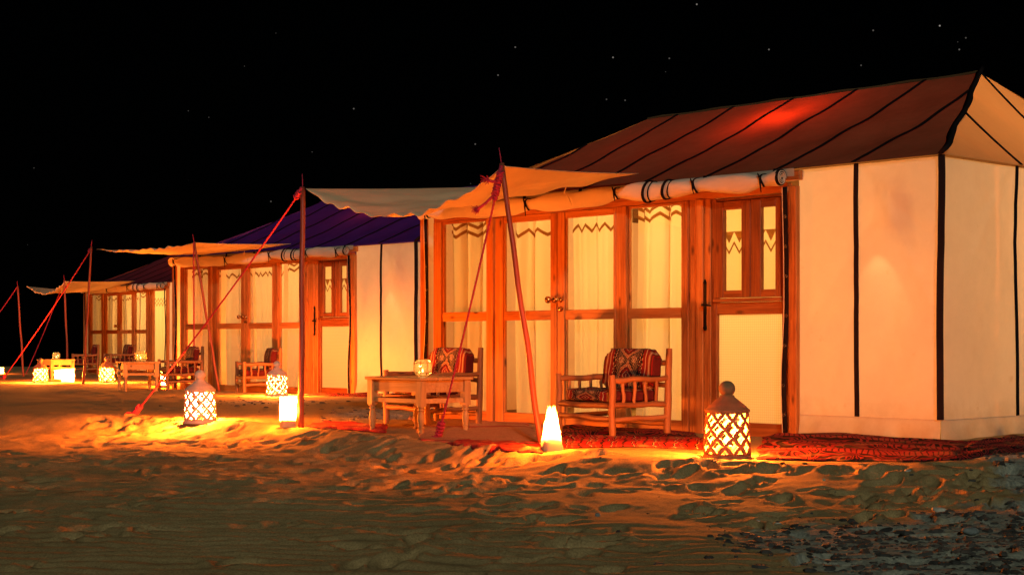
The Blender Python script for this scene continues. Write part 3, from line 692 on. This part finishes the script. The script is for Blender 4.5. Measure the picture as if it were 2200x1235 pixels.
# ------------------------------------------------------------------ awnings, poles, guy ropes
def tent_pt(i, s, t, z):
    cx, cy, a = TENTS[i]; return Vector((cx-math.sin(a)*s+math.cos(a)*t, cy+math.cos(a)*s+math.sin(a)*t, z))
def awning(A, Bp, Cc, Dd, sag, label, seed, left_sag=.03):
    def c0(u): p = A.lerp(Bp, u); p.z -= 4*sag*u*(1-u); return p
    def c1(u): p = Cc.lerp(Dd, u); p.z -= 4*.04*u*(1-u); return p
    def d0(v): p = A.lerp(Cc, v); p.z -= 4*.015*v*(1-v); return p
    def d1(v): p = Bp.lerp(Dd, v); p.z -= 4*left_sag*v*(1-v)*.3; return p
    def fn(u, v):
        p = c0(u)*(1-v)+c1(u)*v+d0(v)*(1-u)+d1(v)*u-(A*(1-u)*(1-v)+Bp*u*(1-v)+Cc*(1-u)*v+Dd*u*v)
        e = min(1, 6*u, 6*(1-u))*min(1, 6*(1-v)+.15)
        w = .012*math.sin(u*26+v*5+seed)+.008*math.sin(u*9-v*21+seed*2)+.006*math.sin(u*61+v*13)+.010*math.sin((u+v)*15+seed)*math.sin(v*9)
        edge = .012*math.sin(u*75+seed)*math.exp(-v*18)
        p.z += w*e+edge*e; return p
    o = B().grid(fn, 110, 44).build('awning', 'awning_canvas', None, True)
    sm = o.modifiers.new('thick', 'SOLIDIFY'); sm.thickness = .004
    return tag(o, label, 'awning', 'cloth awnings')
A1 = Vector((-.06, 11.95, 2.09)); B1 = at(657, 405, 14.12)
awning(A1, B1, tent_pt(0, 3.12, -.10, 2.315), tent_pt(0, 5.55, .12, 2.38), .31, 'large cream cloth awning sagging deeply in front of the nearest tent', 1)
A2 = at(418, 521, 25.1); B2 = at(207, 535, 28.5)
awning(A2, B2, tent_pt(1, 2.9, -.10, 2.31), tent_pt(1, 6.2, -.05, 2.27), .07, 'flat cream awning stretched before the middle tent', 2)
A3 = at(140, 604, 36.4); B3 = at(57, 615, 35.4)
awning(A3, B3, tent_pt(2, 3.1, -.1, 2.30), tent_pt(2, 6.2, -.1, 2.12), .22, 'small cream awning of the farthest tent, at the far left', 3)

def pole(foot, top, label, r=.022):
    foot = Vector(foot); top = Vector(top); d = (top-foot)
    loc = foot.copy(); loc.z = gz(foot.x, foot.y)-.04
    t = thing('awning_pole', label, 'pole', loc, 0, 'awning poles')
    q = d.to_track_quat('Z', 'Y').to_euler(); L = (top-loc).length
    n = 14; b = B().tube([(0.004*math.sin(i*.9), .004*math.cos(i*1.3), L*i/n) for i in range(n+1)], [r*(1.08-.22*i/n) for i in range(n+1)], 10)
    o = b.build('shaft', 'pole_wood', t, True); o.rotation_euler = q
    sp = B().tube([(0, 0, L-.02), (.001, 0, L+.05), (.004, 0, L+.12)], [.006, .005, .004], 6).build('tip_spike', 'rope_red', t, True); sp.rotation_euler = q
    return t
def rope(p0, p1, label, seed=0, fray=True, r=.0085, sag=.05, tassel=False):
    p0 = Vector(p0); p1 = Vector(p1); rr = random.Random(seed)
    t = thing('guy_rope', label, 'rope', p1, 0, 'guy ropes of the awnings')
    a = p0-p1; L = a.length; x = a.cross(Vector((0, 0, 1))).normalized(); y = a.cross(x).normalized()
    n = max(30, int(L/.03)); b = B()
    for k in range(3):
        pts = []
        for i in range(n+1):
            f = i/n; an = f*L/.11*2*math.pi/1.0+k*2.094
            pts.append(a*f+(x*math.cos(an)+y*math.sin(an))*r*.55-Vector((0, 0, 4*sag*f*(1-f))))
        b.tube(pts, r*.62, 5)
    b.build('twisted_cord', 'rope_red', t, True)
    if fray:
        dn = a.normalized()
        kn = B()
        for j in range(14 if tassel else 6):       # lashing turns below the pole top
            c = a-dn*(.03+.016*j); kn.tube([c+(x*math.cos(q)+y*math.sin(q))*(.018+.009*rr.random())+dn*(rr.uniform(-.02, .02)*math.sin(q+j)) for q in np.linspace(0, 2*math.pi, 10)], .008, 5)
        kn.tube([a+Vector((0, 0, .02)), a-dn*(.24 if tassel else .1)], [.015, .017], 7)
        kn.build('lashing', 'rope_red', t, True)
        tl = B()
        for e in () if not tassel else (a-dn*.10+Vector((-.09, -.01, .005)), a-dn*.30+Vector((-.12, -.01, -.03))):
            st = a-dn*.10 if e.z > (a-dn*.2).z else a-dn*.20
            tl.tube([st, (st+e)/2+Vector((0, -.01, -.01)), e], [.010, .011, .011], 6)
            for j in range(34):
                tl.tube([e+Vector((.02, 0, 0)), e+Vector((rr.uniform(-.05, .015), rr.uniform(-.03, .03), rr.uniform(-.04, .035)))], [.004, .0015], 4)
        if tassel: tl.build('frayed_end', 'rope_red', t)
        st = B()
        for j in range(5):
            c = a*.0+dn*(.02+.03*j); st.tube([c+(x*math.cos(q)+y*math.sin(q))*(.02+.006*rr.random()) for q in np.linspace(0, 2*math.pi, 10)], .012, 6)
        for j in range(14): st.tube([Vector((0, 0, .01)), Vector((rr.uniform(-.09, .06), rr.uniform(-.05, .05), rr.uniform(-.01, .03)))], [.008, .003], 4)
        st.build('anchor_knot', 'rope_red', t)
    return t
pole((.22, 11.75, 0), (-.075, 11.95, 2.11), 'red-brown leaning pole holding the nearest awning corner in front of the glazed doors')
pole(gp(647, 918), at(650, 402, 14.12), 'upright red-brown pole beside the glowing paper bag lamp', .026)
pole((-4.62, 25.0, 0), at(418, 519, 25.1), 'leaning pole in front of the left bay of the middle tent')
pole((-7.75, 28.6, 0), at(196, 530, 28.5), 'leaning pole in front of the far left tent, beside a domed lantern')
pole((-10.15, 36.2, 0), at(138, 601, 36.4), 'thin pole just left of the farthest tent, under its awning corner')
pole((-10.8, 35.0, 0), at(38, 615, 35.2), 'leftmost thin pole against the black sky', .022)
rope(A1+Vector((-.02, -.03, -.02)), gp(940, 943), 'dark red rope with frayed knot tied to the pole before the glazed doors', 1, tassel=True)
rope(at(648, 408, 14.1), gp(288, 903), 'long pink-red twisted rope slanting down left from the tall upright pole', 2)
rope(at(416, 521, 25.08), (-5.22, 26.0, gz(-5.22, 26.0)), 'thin vertical rope hanging from the middle tent awning pole', 3, False, .011)
rope(at(196, 534, 28.5), gp(6, 814), 'red rope running down left to the lower left edge of the scene', 4, True, .012)
rope(at(138, 603, 36.4), (-11.55, 37.6, gz(-11.55, 37.6)), 'short red rope from the farthest awning pole down to the sand', 5, False, .012)
rope(at(37, 616, 35.2), at(-60, 745, 36.0), 'rope leaving the picture on the left from the leftmost pole', 6, False, .012)

# ------------------------------------------------------------------ armchairs of peeled logs with woven cushions
CW, CD_ = .80, .54
def chair_proto(label, loc, rz, mat='kilim'):
    t = thing('log_armchair', label, 'armchair', loc, rz, 'log armchairs with woven cushions')
    rr = random.Random(5); w, d = CW/2, CD_/2
    def log(name, p0, p1, r, mat, n=9):
        p0 = Vector(p0); p1 = Vector(p1); L = (p1-p0).length; x = Vector((rr.uniform(-1, 1), rr.uniform(-1, 1), rr.uniform(-1, 1))).normalized()
        b = B().tube([p0.lerp(p1, i/n)+x*.006*math.sin(i*1.1+rr.random()) for i in range(n+1)], [r*(1+rr.uniform(-.07, .07))*(1 if 0 < i < n else .9) for i in range(n+1)], 10)
        return b.build(name, mat, t, 'auto')
    for sx in (1, -1):
        log('leg', (sx*w, -d, 0), (sx*w, -d, .51), .029, 'log_z'); log('leg', (sx*w, d, 0), (sx*w, d+.02, .715), .029, 'log_z')
        log('armrest', (sx*w, -d, .465), (sx*w, d, .475), .024, 'log_y'); log('seat_rail', (sx*w, -d, .265), (sx*w, d, .27), .023, 'log_y'); log('stretcher', (sx*w, -d, .15), (sx*w, d, .165), .021, 'log_y')
        for i in range(4): y = -d+CD_*(i+1)/5; log('spindle', (sx*w, y, .27), (sx*w, y, .465), .014, 'log_z', 5)
    log('seat_rail', (-w, -d, .255), (w, -d, .26), .025, 'log_x'); log('seat_rail', (-w, d, .265), (w, d, .26), .023, 'log_x')
    log('stretcher', (-w, -d, .165), (w, -d, .155), .022, 'log_x'); log('stretcher', (-w, d, .10), (w, d, .11), .021, 'log_x'); log('back_rail', (-w, d+.015, .60), (w, d+.015, .60), .022, 'log_x')
    log('back_rail', (-w, d+.01, .42), (w, d+.01, .42), .02, 'log_x')
    for i in range(5): x = -w+CW*(i+1)/6; log('slat', (x, -d, .258), (x, d, .262), .014, 'log_y', 5)
    def cushion(name, sx, sy, sz, loc, rx, mat):
        b = bmesh.new(); bmesh.ops.create_cube(b, size=1.0); bmesh.ops.subdivide_edges(b, edges=b.edges, cuts=9, use_grid_fill=True)
        for v in b.verts:
            x, y, z = v.co*2
            ex, ey, ez = (1-abs(x)**6)**.25 if abs(x) < 1 else 0, (1-abs(y)**6)**.25 if abs(y) < 1 else 0, (1-abs(z)**6)**.25 if abs(z) < 1 else 0
            k = .90
            v.co = Vector((x*sx/2*(k+(1-k)*min(ey, ez)), y*sy/2*(k+(1-k)*min(ex, ez)), z*sz/2*(.72+.28*min(ex, ey))))
            v.co += Vector((0, .004*math.sin(x*9+z*4), .005*math.sin(x*5+y*6)))
        me = bpy.data.meshes.new(name); b.to_mesh(me); b.free(); me.shade_smooth(); me.materials.append(M[mat])
        o = bpy.data.objects.new(name, me); C.objects.link(o); o.parent = t; o.location = loc; o.rotation_euler = (rx, 0, 0); return o
    cushion('seat_cushion', CW-.08, CD_-.02, .115, (0, -.005, .335), 0, mat)
    # the back cushion is modelled lying flat, then stood against the back rail
    b = cushion('back_cushion', CW-.07, .105, .36, (0, d-.075, .535), R(-8), mat)
    return t
def chair_at(px_nf, py_nf, D, phi, w=CW, d=CD_):
    X = (px_nf-1100)/F*D; phi = R(phi); bk = Vector((math.cos(phi), math.sin(phi))); fr_ = Vector((-math.sin(phi), math.cos(phi)))
    c = Vector((X, D))+bk*d/2+fr_*w/2
    return (c.x, c.y, min(gz(c.x, c.y), gz(c.x-bk.x*.3, c.y-.2))-.01), phi-math.pi/2
l, rz = chair_at(1315, 940, 12.6, 30.5)
ch0 = chair_proto('log armchair with dark red kilim cushions between cone lamp and domed lantern', l, rz)
for args, lab in (((918, 912, 14.25, 32), 'log armchair with kilim cushion standing behind the pale turned-leg table'),
                  ((525, 842, 24.4, 18), 'log armchair before the middle tent, just left of a glowing domed lantern'),
                  ((360, 834, 25.3, 22), 'log armchair at the left bay of the middle tent, behind the slanting rope'),
                  ((238, 806, 37.0, 25), 'log armchair right of the domed lantern in front of the farthest tent'),
                  ((157, 806, 36.2, 16), 'leftmost log armchair, beside the far left table and square lamps')):
    l, rz = chair_at(*args); copy_thing(ch0, lab, l, rz)

# ------------------------------------------------------------------ tables with turned legs
def table_proto(label, loc, rz):
    t = thing('side_table', label, 'table', loc, rz, 'wooden tables with turned legs')
    LX, LY, Hh = .72, .54, .47
    for i in range(3):
        y0 = -LY/2-.02+(LY+.04)*i/3; B().box(-LX/2-.02, LX/2+.02, y0+.0015, y0+(LY+.04)/3-.0015, Hh-.024, Hh).build('top_board', 'table_wood_x', t, bevel=.004)
    for sx in (-1, 1):
        for sy in (-1, 1):
            b = B(); x, y = sx*(LX/2-.03), sy*(LY/2-.03)
            b.box(x-.032, x+.032, y-.032, y+.032, .235, Hh-.026)
            b.lathe([(.022, 0), (.026, .012), (.018, .03), (.022, .05), (.027, .06), (.021, .07), (.022, .075), (.030, .12), (.027, .16), (.018, .185), (.019, .19), (.029, .198), (.029, .206), (.021, .213), (.021, .218), (.031, .226), (.031, .236)], 16, (x, y, 0))
            b.build('leg', 'table_wood_z', t, 'auto')
        B().box(sx*(LX/2-.022), sx*(LX/2-.044), -LY/2+.063, LY/2-.063, .345, Hh-.026).build('apron', 'table_wood_x', t, bevel=.003)
        B().box(sx*(LX/2-.018), sx*(LX/2-.042), -LY/2+.063, LY/2-.063, .255, .295).build('stretcher', 'table_wood_x', t, bevel=.003)
        B().box(-LX/2+.063, LX/2-.063, sx*(LY/2-.022), sx*(LY/2-.044), .345, Hh-.026).build('apron', 'table_wood_x', t, bevel=.003)
        B().box(-LX/2+.063, LX/2-.063, sx*(LY/2-.018), sx*(LY/2-.042), .255, .295).build('stretcher', 'table_wood_x', t, bevel=.003)
    return t
def corner_at(px, D, a, LX=.68, LY=.5):
    """near corner of a table aligned with the tent front (long side along the front)"""
    X = (px-1100)/F*D; s = Vector((-math.sin(a), math.cos(a))); n = Vector((math.cos(a), math.sin(a)))
    c = Vector((X, D))+s*LX/2+n*LY/2; return c.x, c.y
x, y = corner_at(904, 13.0, R(42)); TZ = gz(x, y)-.005
tb0 = table_proto('pale wooden table with turned legs and glass lantern, near the centre', (x, y, TZ), R(42)-math.pi/2)
tabs = [(x, y, TZ)]
for (px, D, a, lab, sc) in ((268, 24.6, 22, 'wooden table before the middle tent, beside the crooked glowing paper lamp', 1.0),
                         (110, 31.5, 40, 'leftmost wooden table, behind domed lantern and two square lamps', .9)):
    x, y = corner_at(px, D, R(a)); z = gz(x, y)-.01; copy_thing(tb0, lab, (x, y, z), R(a)-math.pi/2, sc); tabs.append((x, y, z))

# ------------------------------------------------------------------ pierced ceramic lanterns
def lantern(px, py, label, mat, hgt=.51, power=9.0, rot=0.0, D=None):
    p = gp(px, py) if D is None else Vector(((px-1100)/F*D, D, gz((px-1100)/F*D, D)))
    t = thing('ceramic_lantern', label, 'lantern', p-Vector((0, 0, .012)), rot, 'pierced ceramic lanterns'); k = hgt/.51
    NC, NR = 9, 5; z0, z1 = .035*k, .315*k
    def rad(v): return (.150-.014*v+.003*math.sin(v*math.pi))*k
    b = B(); dv = 1/NR
    def put(u, v): r = rad(v); return (r*math.cos(2*math.pi*u), r*math.sin(2*math.pi*u), z0+(z1-z0)*v)
    K = 8
    for j in range(0, NR+1):
        for i in range(NC):
            cu = (i+.5*(j % 2))/NC; cv = j*dv
            loop = []; corners = [(1, 0), (0, 1), (-1, 0), (0, -1)]
            if j == 0: seq = [(1, 0), (0, 1), (-1, 0)]; closed = False
            elif j == NR: seq = [(-1, 0), (0, -1), (1, 0)]; closed = False
            else: seq = corners+[corners[0]]; closed = True
            pts = []
            for c0_, c1_ in zip(seq[:-1], seq[1:]):
                for q in range(K): f = q/K; pts.append((c0_[0]+(c1_[0]-c0_[0])*f, c0_[1]+(c1_[1]-c0_[1])*f))
            if not closed: pts.append(seq[-1])
            def inner(p_):
                x_, y_ = p_; s_ = .66
                e = abs(abs(x_)-abs(y_)); s_ = .58+.20*abs(x_)**4+.16*abs(y_)**2
                return (x_*s_, y_*s_*1.02)
            outp = [put(cu+x_*.5/NC, cv+y_*dv) for x_, y_ in pts]
            inp = []
            for x_, y_ in pts:
                ix, iy = inner((x_, y_))
                if j == 0: iy = max(iy, .16)
                if j == NR: iy = min(iy, -.16)
                inp.append(put(cu+ix*.5/NC, cv+iy*dv))
            m = len(pts); fs = [(q, (q+1) % m, m+(q+1) % m, m+q) for q in range(m if closed else m-1)]
            if not closed: fs.append((m-1, 0, m, m+m-1))
            b.add(outp+inp, fs)
    body = b.build('pierced_body', mat, t)
    bm = bmesh.new(); bm.from_mesh(body.data); bmesh.ops.remove_doubles(bm, verts=bm.verts, dist=.0006*k); bmesh.ops.recalc_face_normals(bm, faces=bm.faces); bm.to_mesh(body.data); bm.free()
    body.data.shade_smooth(); body.data.set_sharp_from_angle(angle=R(40)) if hasattr(body.data, 'set_sharp_from_angle') else None
    sm = body.modifiers.new('wall', 'SOLIDIFY'); sm.thickness = .013*k; sm.offset = 0
    B().lathe([(r*k, z*k) for r, z in ((.14, 0), (.158, 0), (.160, .02), (.155, .034), (.150, .036), (.135, .036), (.135, .03))], 32).build('base_rim', mat, t, 'auto')
    B().lathe([(r*k, z*k) for r, z in ((.130, .312), (.146, .312), (.150, .322), (.148, .332), (.138, .336), (.137, .341), (.130, .343), (.129, .348), (.100, .372), (.072, .394), (.052, .410), (.047, .414), (.049, .418), (.044, .424))], 32).build('domed_lid', mat, t, 'auto')
    B().lathe([(.038*k, .42*k)]+[(.054*k*math.cos(q), (.466+.052*math.sin(q))*k) for q in np.linspace(-.95, 1.5, 14)], 24).build('knob', mat, t, True)
    B().lathe([(.03*k, .036*k), (.03*k, .09*k), (.026*k, .094*k)], 14).build('candle', 'wax', t, 'auto')
    B().lathe([(.004*k, .096*k), (.013*k, .108*k), (.015*k, .12*k), (.009*k, .14*k), (.001*k, .16*k)], 10).build('flame', 'bulb_glow', t, True)
    point_light(t, (0, 0, .205*k), power*LANT_K, LANT_COL, .05)
    return t
lantern(1562, 983, 'large terracotta pierced lantern with ball knob, before the side door, nearest of all', 'ceramic_terracotta', .515, 125, .3)
lantern(430, 906, 'whitish pierced lantern with ball knob standing on the sand left of the bag lamp', 'ceramic_white', .50, 310, .1)
lantern(595, 850, 'whitish pierced lantern beside the armchair of the middle tent', 'ceramic_white', .50, 300, .5)
lantern(230, 822, 'terracotta pierced lantern before the farthest tent, behind a leaning pole', 'ceramic_terracotta', .50, 420, .2)
lantern(87, 822, 'leftmost pierced lantern, in front of the far left table', 'ceramic_terracotta', .47, 380, .7)

# ------------------------------------------------------------------ glowing paper lamps weighted with sand
def paper_lamp(p, label, w0, w1, h, kind, power, rot=0.0, skew=(0, 0), fill=.3):
    t = thing('paper_lamp', label, 'lamp', p, rot, 'glowing paper bag lamps'); rr = random.Random(int(h*1000))
    def sect(z, q, inset=0.0):
        f = z/h; w = (w0+(w1-w0)*f)/2-inset
        an = q*2*math.pi+math.pi/4; n = 5.0 if kind != 'cone' else 4.2
        c, s = math.cos(an), math.sin(an); r = 1/(abs(c)**n+abs(s)**n)**(1/n)
        cr = .002*math.sin(z*60+q*25)*(1-inset*40)
        return (c*r*w+skew[0]*f+cr, s*r*w*.9+skew[1]*f, z)
    def body(u, v):
        z = h*v
        if v > .999:
            an = u*2*math.pi+math.pi/4; z += (.035 if kind == 'cone' else .010)*abs(math.cos(an*2+math.pi/2))**3*(1 if kind == 'cone' else math.sin(u*20))
        return sect(z, u)
    B().grid(body, 40, 16).build('paper_bag', 'paper', t, True)
    zs = h*fill
    b = B().grid(lambda u, v: sect(zs*v*.995+.003+(.004*math.sin(u*12.6+1)*v), u, .006), 40, 6)
    b.add([(skew[0]*fill, skew[1]*fill, zs+.006)]+[sect(zs*.995+.003+(.004*math.sin(q/40*12.6+1)), q/40, .006) for q in range(40)], [(0, q+1, (q+1) % 40+1) for q in range(40)])
    b.build('sand_weight', 'bulb_sand', t, True)
    B().lathe([(.016, zs), (.016, zs+.03), (.006, zs+.035), (.011, zs+.045), (.002, zs+.07)], 8, (skew[0]*fill, skew[1]*fill, 0)).build('candle', 'bulb_glow', t, True)
    point_light(t, (skew[0]*.6, skew[1]*.6, min(h*.62, zs+.09)), power*BAG_K, LANT_COL, .03)
    return t
paper_lamp(gp(1185, 967), 'cone-shaped glowing paper lamp with white base at the foot of the leaning pole', .15, .055, .275, 'cone', 120, .35, fill=.30)
paper_lamp(gp(618, 917), 'square glowing paper bag lamp right beside the tall upright pole', .125, .14, .27, 'box', 85, .5, (.008, 0), fill=.24)
paper_lamp(gp(352, 831), 'crooked glowing paper bag lamp beside the table of the middle tent', .15, .18, .30, 'box', 90, .3, (-.03, 0), fill=.12)
paper_lamp(gp(146, 821), 'larger of two square glowing lamps at the far left table', .22, .235, .265, 'box', 90, .15, (.0, 0), fill=.05)
paper_lamp(gp(127, 815), 'smaller square glowing lamp behind the larger one at the far left table', .17, .19, .20, 'box', 60, .1, (.0, 0), fill=.05)
paper_lamp(gp(-2, 803), 'square glowing lamp cut off by the left edge of the picture', .2, .2, .15, 'box', 90, .1, (.0, 0), fill=.05)

# ------------------------------------------------------------------ faceted glass lanterns on the tables
def glass_lantern(p, label, k=1.0, rot=0.0):
    t = thing('glass_lantern', label, 'lantern', p, rot, 'faceted glass lanterns'); N = 8
    lv = [(.045, .006), (.078, .034), (.078, .118), (.046, .146)]
    pts = [[Vector((r*k*math.cos(2*math.pi*(i+.5)/N), r*k*math.sin(2*math.pi*(i+.5)/N), z*k)) for i in range(N)] for r, z in lv]
    fr_ = B()
    for j in range(4):
        for i in range(N):
            fr_.tube([pts[j][i], pts[j][(i+1) % N]], .0026, 5)
            if j < 3: fr_.tube([pts[j][i], pts[j+1][i]], .0026, 5)
    fr_.build('wire_frame', 'brass', t)
    for j in range(3):
        for i in range(N):
            q = [pts[j][i], pts[j][(i+1) % N], pts[j+1][(i+1) % N], pts[j+1][i]]
            B().add(q, [(0, 1, 2, 3)]) if False else None
            b = B(); b.add(q, [(0, 1, 2, 3)]); b.build('pane', 'lantern_glass', t)
    B().lathe([(.02*k, .008*k), (.02*k, .035*k), (.018*k, .037*k)], 12).build('candle', 'wax', t, 'auto')
    B().lathe([(.003*k, .038*k), (.007*k, .046*k), (.005*k, .058*k), (.0005*k, .07*k)], 8).build('flame', 'bulb_glow', t, True)
    point_light(t, (0, 0, .085*k), .8, (1, .55, .18), .008)
    return t
def on_table(i, px, off):
    x, y, z = tabs[i]; yy = y+off; return Vector(((px-1100)/F*yy, yy, z+.47*(.9 if i == 2 else 1)+.001))
glass_lantern(on_table(0, 908, -.08), 'faceted glass candle lantern on the pale central table', 1.0, .2)
glass_lantern(on_table(1, 302, -.05), 'faceted glass candle lantern on the table before the middle tent', 1.15, .5)
glass_lantern(on_table(2, 121, -.05), 'faceted glass candle lantern on the leftmost table', .95, .1)

# ------------------------------------------------------------------ rugs
def rug(name, label, mat, c00, c10, c11, c01, folds, seed, nu=90, nv=36, lift=.012):
    """rug laid over the sand; corners given as pixels of the photograph on the ground"""
    cs = [gp(*c) for c in (c00, c10, c11, c01)]
    N_ = (nu+1)*(nv+1); U, V = np.meshgrid(np.linspace(0, 1, nu+1), np.linspace(0, 1, nv+1))
    X = (cs[0].x*(1-U)+cs[1].x*U)*(1-V)+(cs[3].x*(1-U)+cs[2].x*U)*V; Y = (cs[0].y*(1-U)+cs[1].y*U)*(1-V)+(cs[3].y*(1-U)+cs[2].y*U)*V
    e = .10*perlin(U*7+seed, V*7); X = X+e*.6; Y = Y+.10*perlin(U*6+seed*3, V*6+4)
    Z = ground(X.ravel(), Y.ravel(), False).reshape(X.shape)
    asp = max(1.0, (cs[1]-cs[0]).length/max(.2, (cs[3]-cs[0]).length))
    r = np.abs(perlin(U*asp*.75+seed, V*2.6+seed*2)); fold = np.clip(1-r*5.0, 0, 1)**1.2
    r2 = np.abs(perlin(U*asp*1.9+seed*4+V, V*3.0)); fold2 = np.clip(1-r2*6, 0, 1)**1.3*.35
    ed = sstep(0, .12, V)*sstep(0, .12, 1-V)*sstep(0, .05, U)*sstep(0, .05, 1-U)
    zd = ground(X.ravel(), Y.ravel(), True).reshape(X.shape); Z = Z*ed+np.minimum(Z, zd)*(1-ed)
    Z = Z+.006+(lift-.006)*ed+folds*(fold+fold2)*(.05+.95*ed)*.8+.15*folds*perlin(U*asp*4, V*7+seed)
    P_ = np.stack([X, Y, Z], -1)
    b = B()
    b.grid(lambda u, v: tuple(P_[int(round(v*nv)), int(round(u*nu))]), nu, nv, uv=True)
    b.uv = [(u*asp, v) for u, v in b.uv]
    o = b.build(name, mat, None, True); sm = o.modifiers.new('pile', 'SOLIDIFY'); sm.thickness = .008; sm.offset = 1
    return tag(o, label, 'rug', 'rugs laid on the sand')
rug('rug', 'crumpled red and black scroll-patterned rug along the white canvas wall at right', 'rug_scroll', (1625, 987), (2060, 999), (2090, 952), (1650, 938), .020, 3, 130, 46)
rug('rug', 'end of red and black patterned rug running out of the picture at right', 'rug_scroll', (2050, 1000), (2260, 962), (2260, 934), (2080, 948), .024, 8, 70, 36, .02)
rug('rug', 'coarse straw mat under the central table', 'rug_straw', (905, 946), (1165, 950), (1130, 893), (880, 893), .012, 5, 60, 40)
rug('rug', 'rumpled dark red rug under the near log armchair', 'rug_scroll', (1190, 938), (1500, 945), (1490, 921), (1210, 912), .022, 9, 80, 36)
rug('rug', 'narrow striped red kilim in front of the near log armchair', 'rug_stripe', (1205, 962), (1530, 968), (1530, 944), (1215, 940), .022, 12, 90, 30)
rug('rug', 'thin red rug edge between leaning rope and cone lamp', 'rug_red', (960, 962), (1165, 975), (1175, 955), (990, 946), .018, 15, 60, 20)
rug('rug', 'red runner on the gravel left of the central table', 'rug_red', (650, 917), (830, 931), (830, 915), (700, 908), .02, 21, 50, 20)
rug('rug', 'small red patterned rug before the side door of the middle tent', 'rug_scroll', (640, 849), (800, 853), (805, 843), (650, 838), .02, 25, 60, 20)

# ------------------------------------------------------------------ bricks, stones, gravel
def rock(name, label, p, dims, mat, cat, rz, seed, group=None, square=False):
    b = bmesh.new(); bmesh.ops.create_cube(b, size=1.0); bmesh.ops.subdivide_edges(b, edges=b.edges, cuts=3, use_grid_fill=True); rr = random.Random(seed)
    for v in b.verts:
        if not square: v.co = v.co.lerp(v.co.normalized()*.62, .8)
        v.co += Vector((rr.uniform(-1, 1), rr.uniform(-1, 1), rr.uniform(-1, 1)))*(.02 if square else .055)
        v.co = Vector((v.co.x*dims[0], v.co.y*dims[1], v.co.z*dims[2]))
    me = bpy.data.meshes.new(name); b.to_mesh(me); b.free(); me.shade_smooth(); me.materials.append(M[mat])
    o = bpy.data.objects.new(name, me); C.objects.link(o); o.location = p+Vector((0, 0, dims[2]*.3)); o.rotation_euler = (rr.uniform(-.1, .1), rr.uniform(-.1, .1), rz)
    return tag(o, label, cat, group)
rock('brick', 'weathered clay brick against the tent skirt, left of two at right', gp(2122, 934)+Vector((0, .05, .03)), (.17, .09, .055), 'brick_clay', 'brick', -.3, 1, 'bricks holding the tent skirt', True)
rock('brick', 'weathered clay brick against the tent skirt at the right picture edge', gp(2182, 930)+Vector((0, .05, .03)), (.16, .09, .05), 'brick_clay', 'brick', .1, 2, 'bricks holding the tent skirt', True)
for i, (px, py, dm, mt, lab) in enumerate(((2085, 1144, (.10, .06, .03), 'stone_slate', 'bluish flat stone, largest in the gravel at lower right'),
        (2018, 1098, (.07, .05, .025), 'stone_pale', 'pale rounded stone at the upper edge of the gravel'), (1627, 1117, (.028, .02, .018), 'stone_pale', 'small white pebble below the large lantern, left of a dark chip'),
        (1671, 1129, (.03, .02, .014), 'stone_pale', 'small white shard just below a dark flat chip on the sand'), (1672, 1120, (.04, .025, .015), 'gravel_dark', 'dark flat chip alone on the sand beside white pebbles'),
        (1950, 1012, (.07, .03, .016), 'stone_pale', 'pale flat stone on the sand below the patterned rug'), (2146, 1014, (.07, .04, .02), 'gravel_dark', 'dark stone on the sand near the right edge, below the rug'),
        (1284, 1108, (.035, .025, .02), 'stone_slate', 'single greenish pebble in the middle of the footprints'), (2086, 1020, (.05, .03, .016), 'gravel_dark', 'small dark stone under the right end of the rug'),
        (1770, 1032, (.022, .016, .014), 'stone_pale', 'tiny white pebble between lantern and rug'), (1190, 1007, (.03, .02, .01), 'gravel_dark', 'tiny dark chip below the cone lamp'))):
    rock('stone', lab, gp(px, py), dm, mt, 'stone', random.uniform(0, 3), 40+i, 'loose stones')
def gravel():
    vs, fs = [], []; rr = np.random.RandomState(4); n = 0; tries = 0
    X = rr.uniform(.9, 3.4, 26000); Y = rr.uniform(4.6, 11.0, 26000); m = gravel_mask(X, Y)
    keep = (rr.rand(26000) < np.clip(m, 0, 1)**1.5*np.where(Y > 8, .16, .44)) & (np.abs(X) < .40*Y)
    X2 = rr.uniform(-4.2, -.7, 5000); Y2 = rr.uniform(15, 22, 5000); m2 = gravel_mask(X2, Y2); k2 = rr.rand(5000) < m2*.35
    X3 = rr.uniform(.4, 3.4, 70); Y3 = rr.uniform(6, 10.5, 70)
    X = np.concatenate([X[keep], X2[k2], X3]); Y = np.concatenate([Y[keep], Y2[k2], Y3]); Z = ground(X, Y)
    for x, y, z in zip(X, Y, Z):
        s = .004+.020*rr.rand()**3.0; a = rr.uniform(0, np.pi); ex = rr.uniform(1.0, 2.0); h = s*rr.uniform(.3, .75); b = len(vs)
        kk = 6; sc = [rr.uniform(.7, 1.2) for _ in range(kk)]
        for lev, (f, zz) in enumerate(((1.0, -.3), (1.05, .35), (.6, 1.0))):
            for q in range(kk):
                t = 2*np.pi*q/kk; px = math.cos(t)*s*ex*sc[q]*f; py = math.sin(t)*s*sc[q]*f
                vs.append((x+px*math.cos(a)-py*math.sin(a), y+px*math.sin(a)+py*math.cos(a), z+h*zz+px*.15*math.sin(a*5)))
        for lev in (0, 1):
            for q in range(kk): fs.append((b+lev*kk+q, b+lev*kk+(q+1) % kk, b+(lev+1)*kk+(q+1) % kk, b+(lev+1)*kk+q))
        fs.append(tuple(b+2*kk+q for q in range(kk)))
    g_ = B(); g_.v = vs; g_.f = fs; o = g_.build('gravel', 'gravel_dark'); tag(o, 'dark slate gravel scattered over the sand at lower right', 'gravel', None, 'stuff')
gravel()
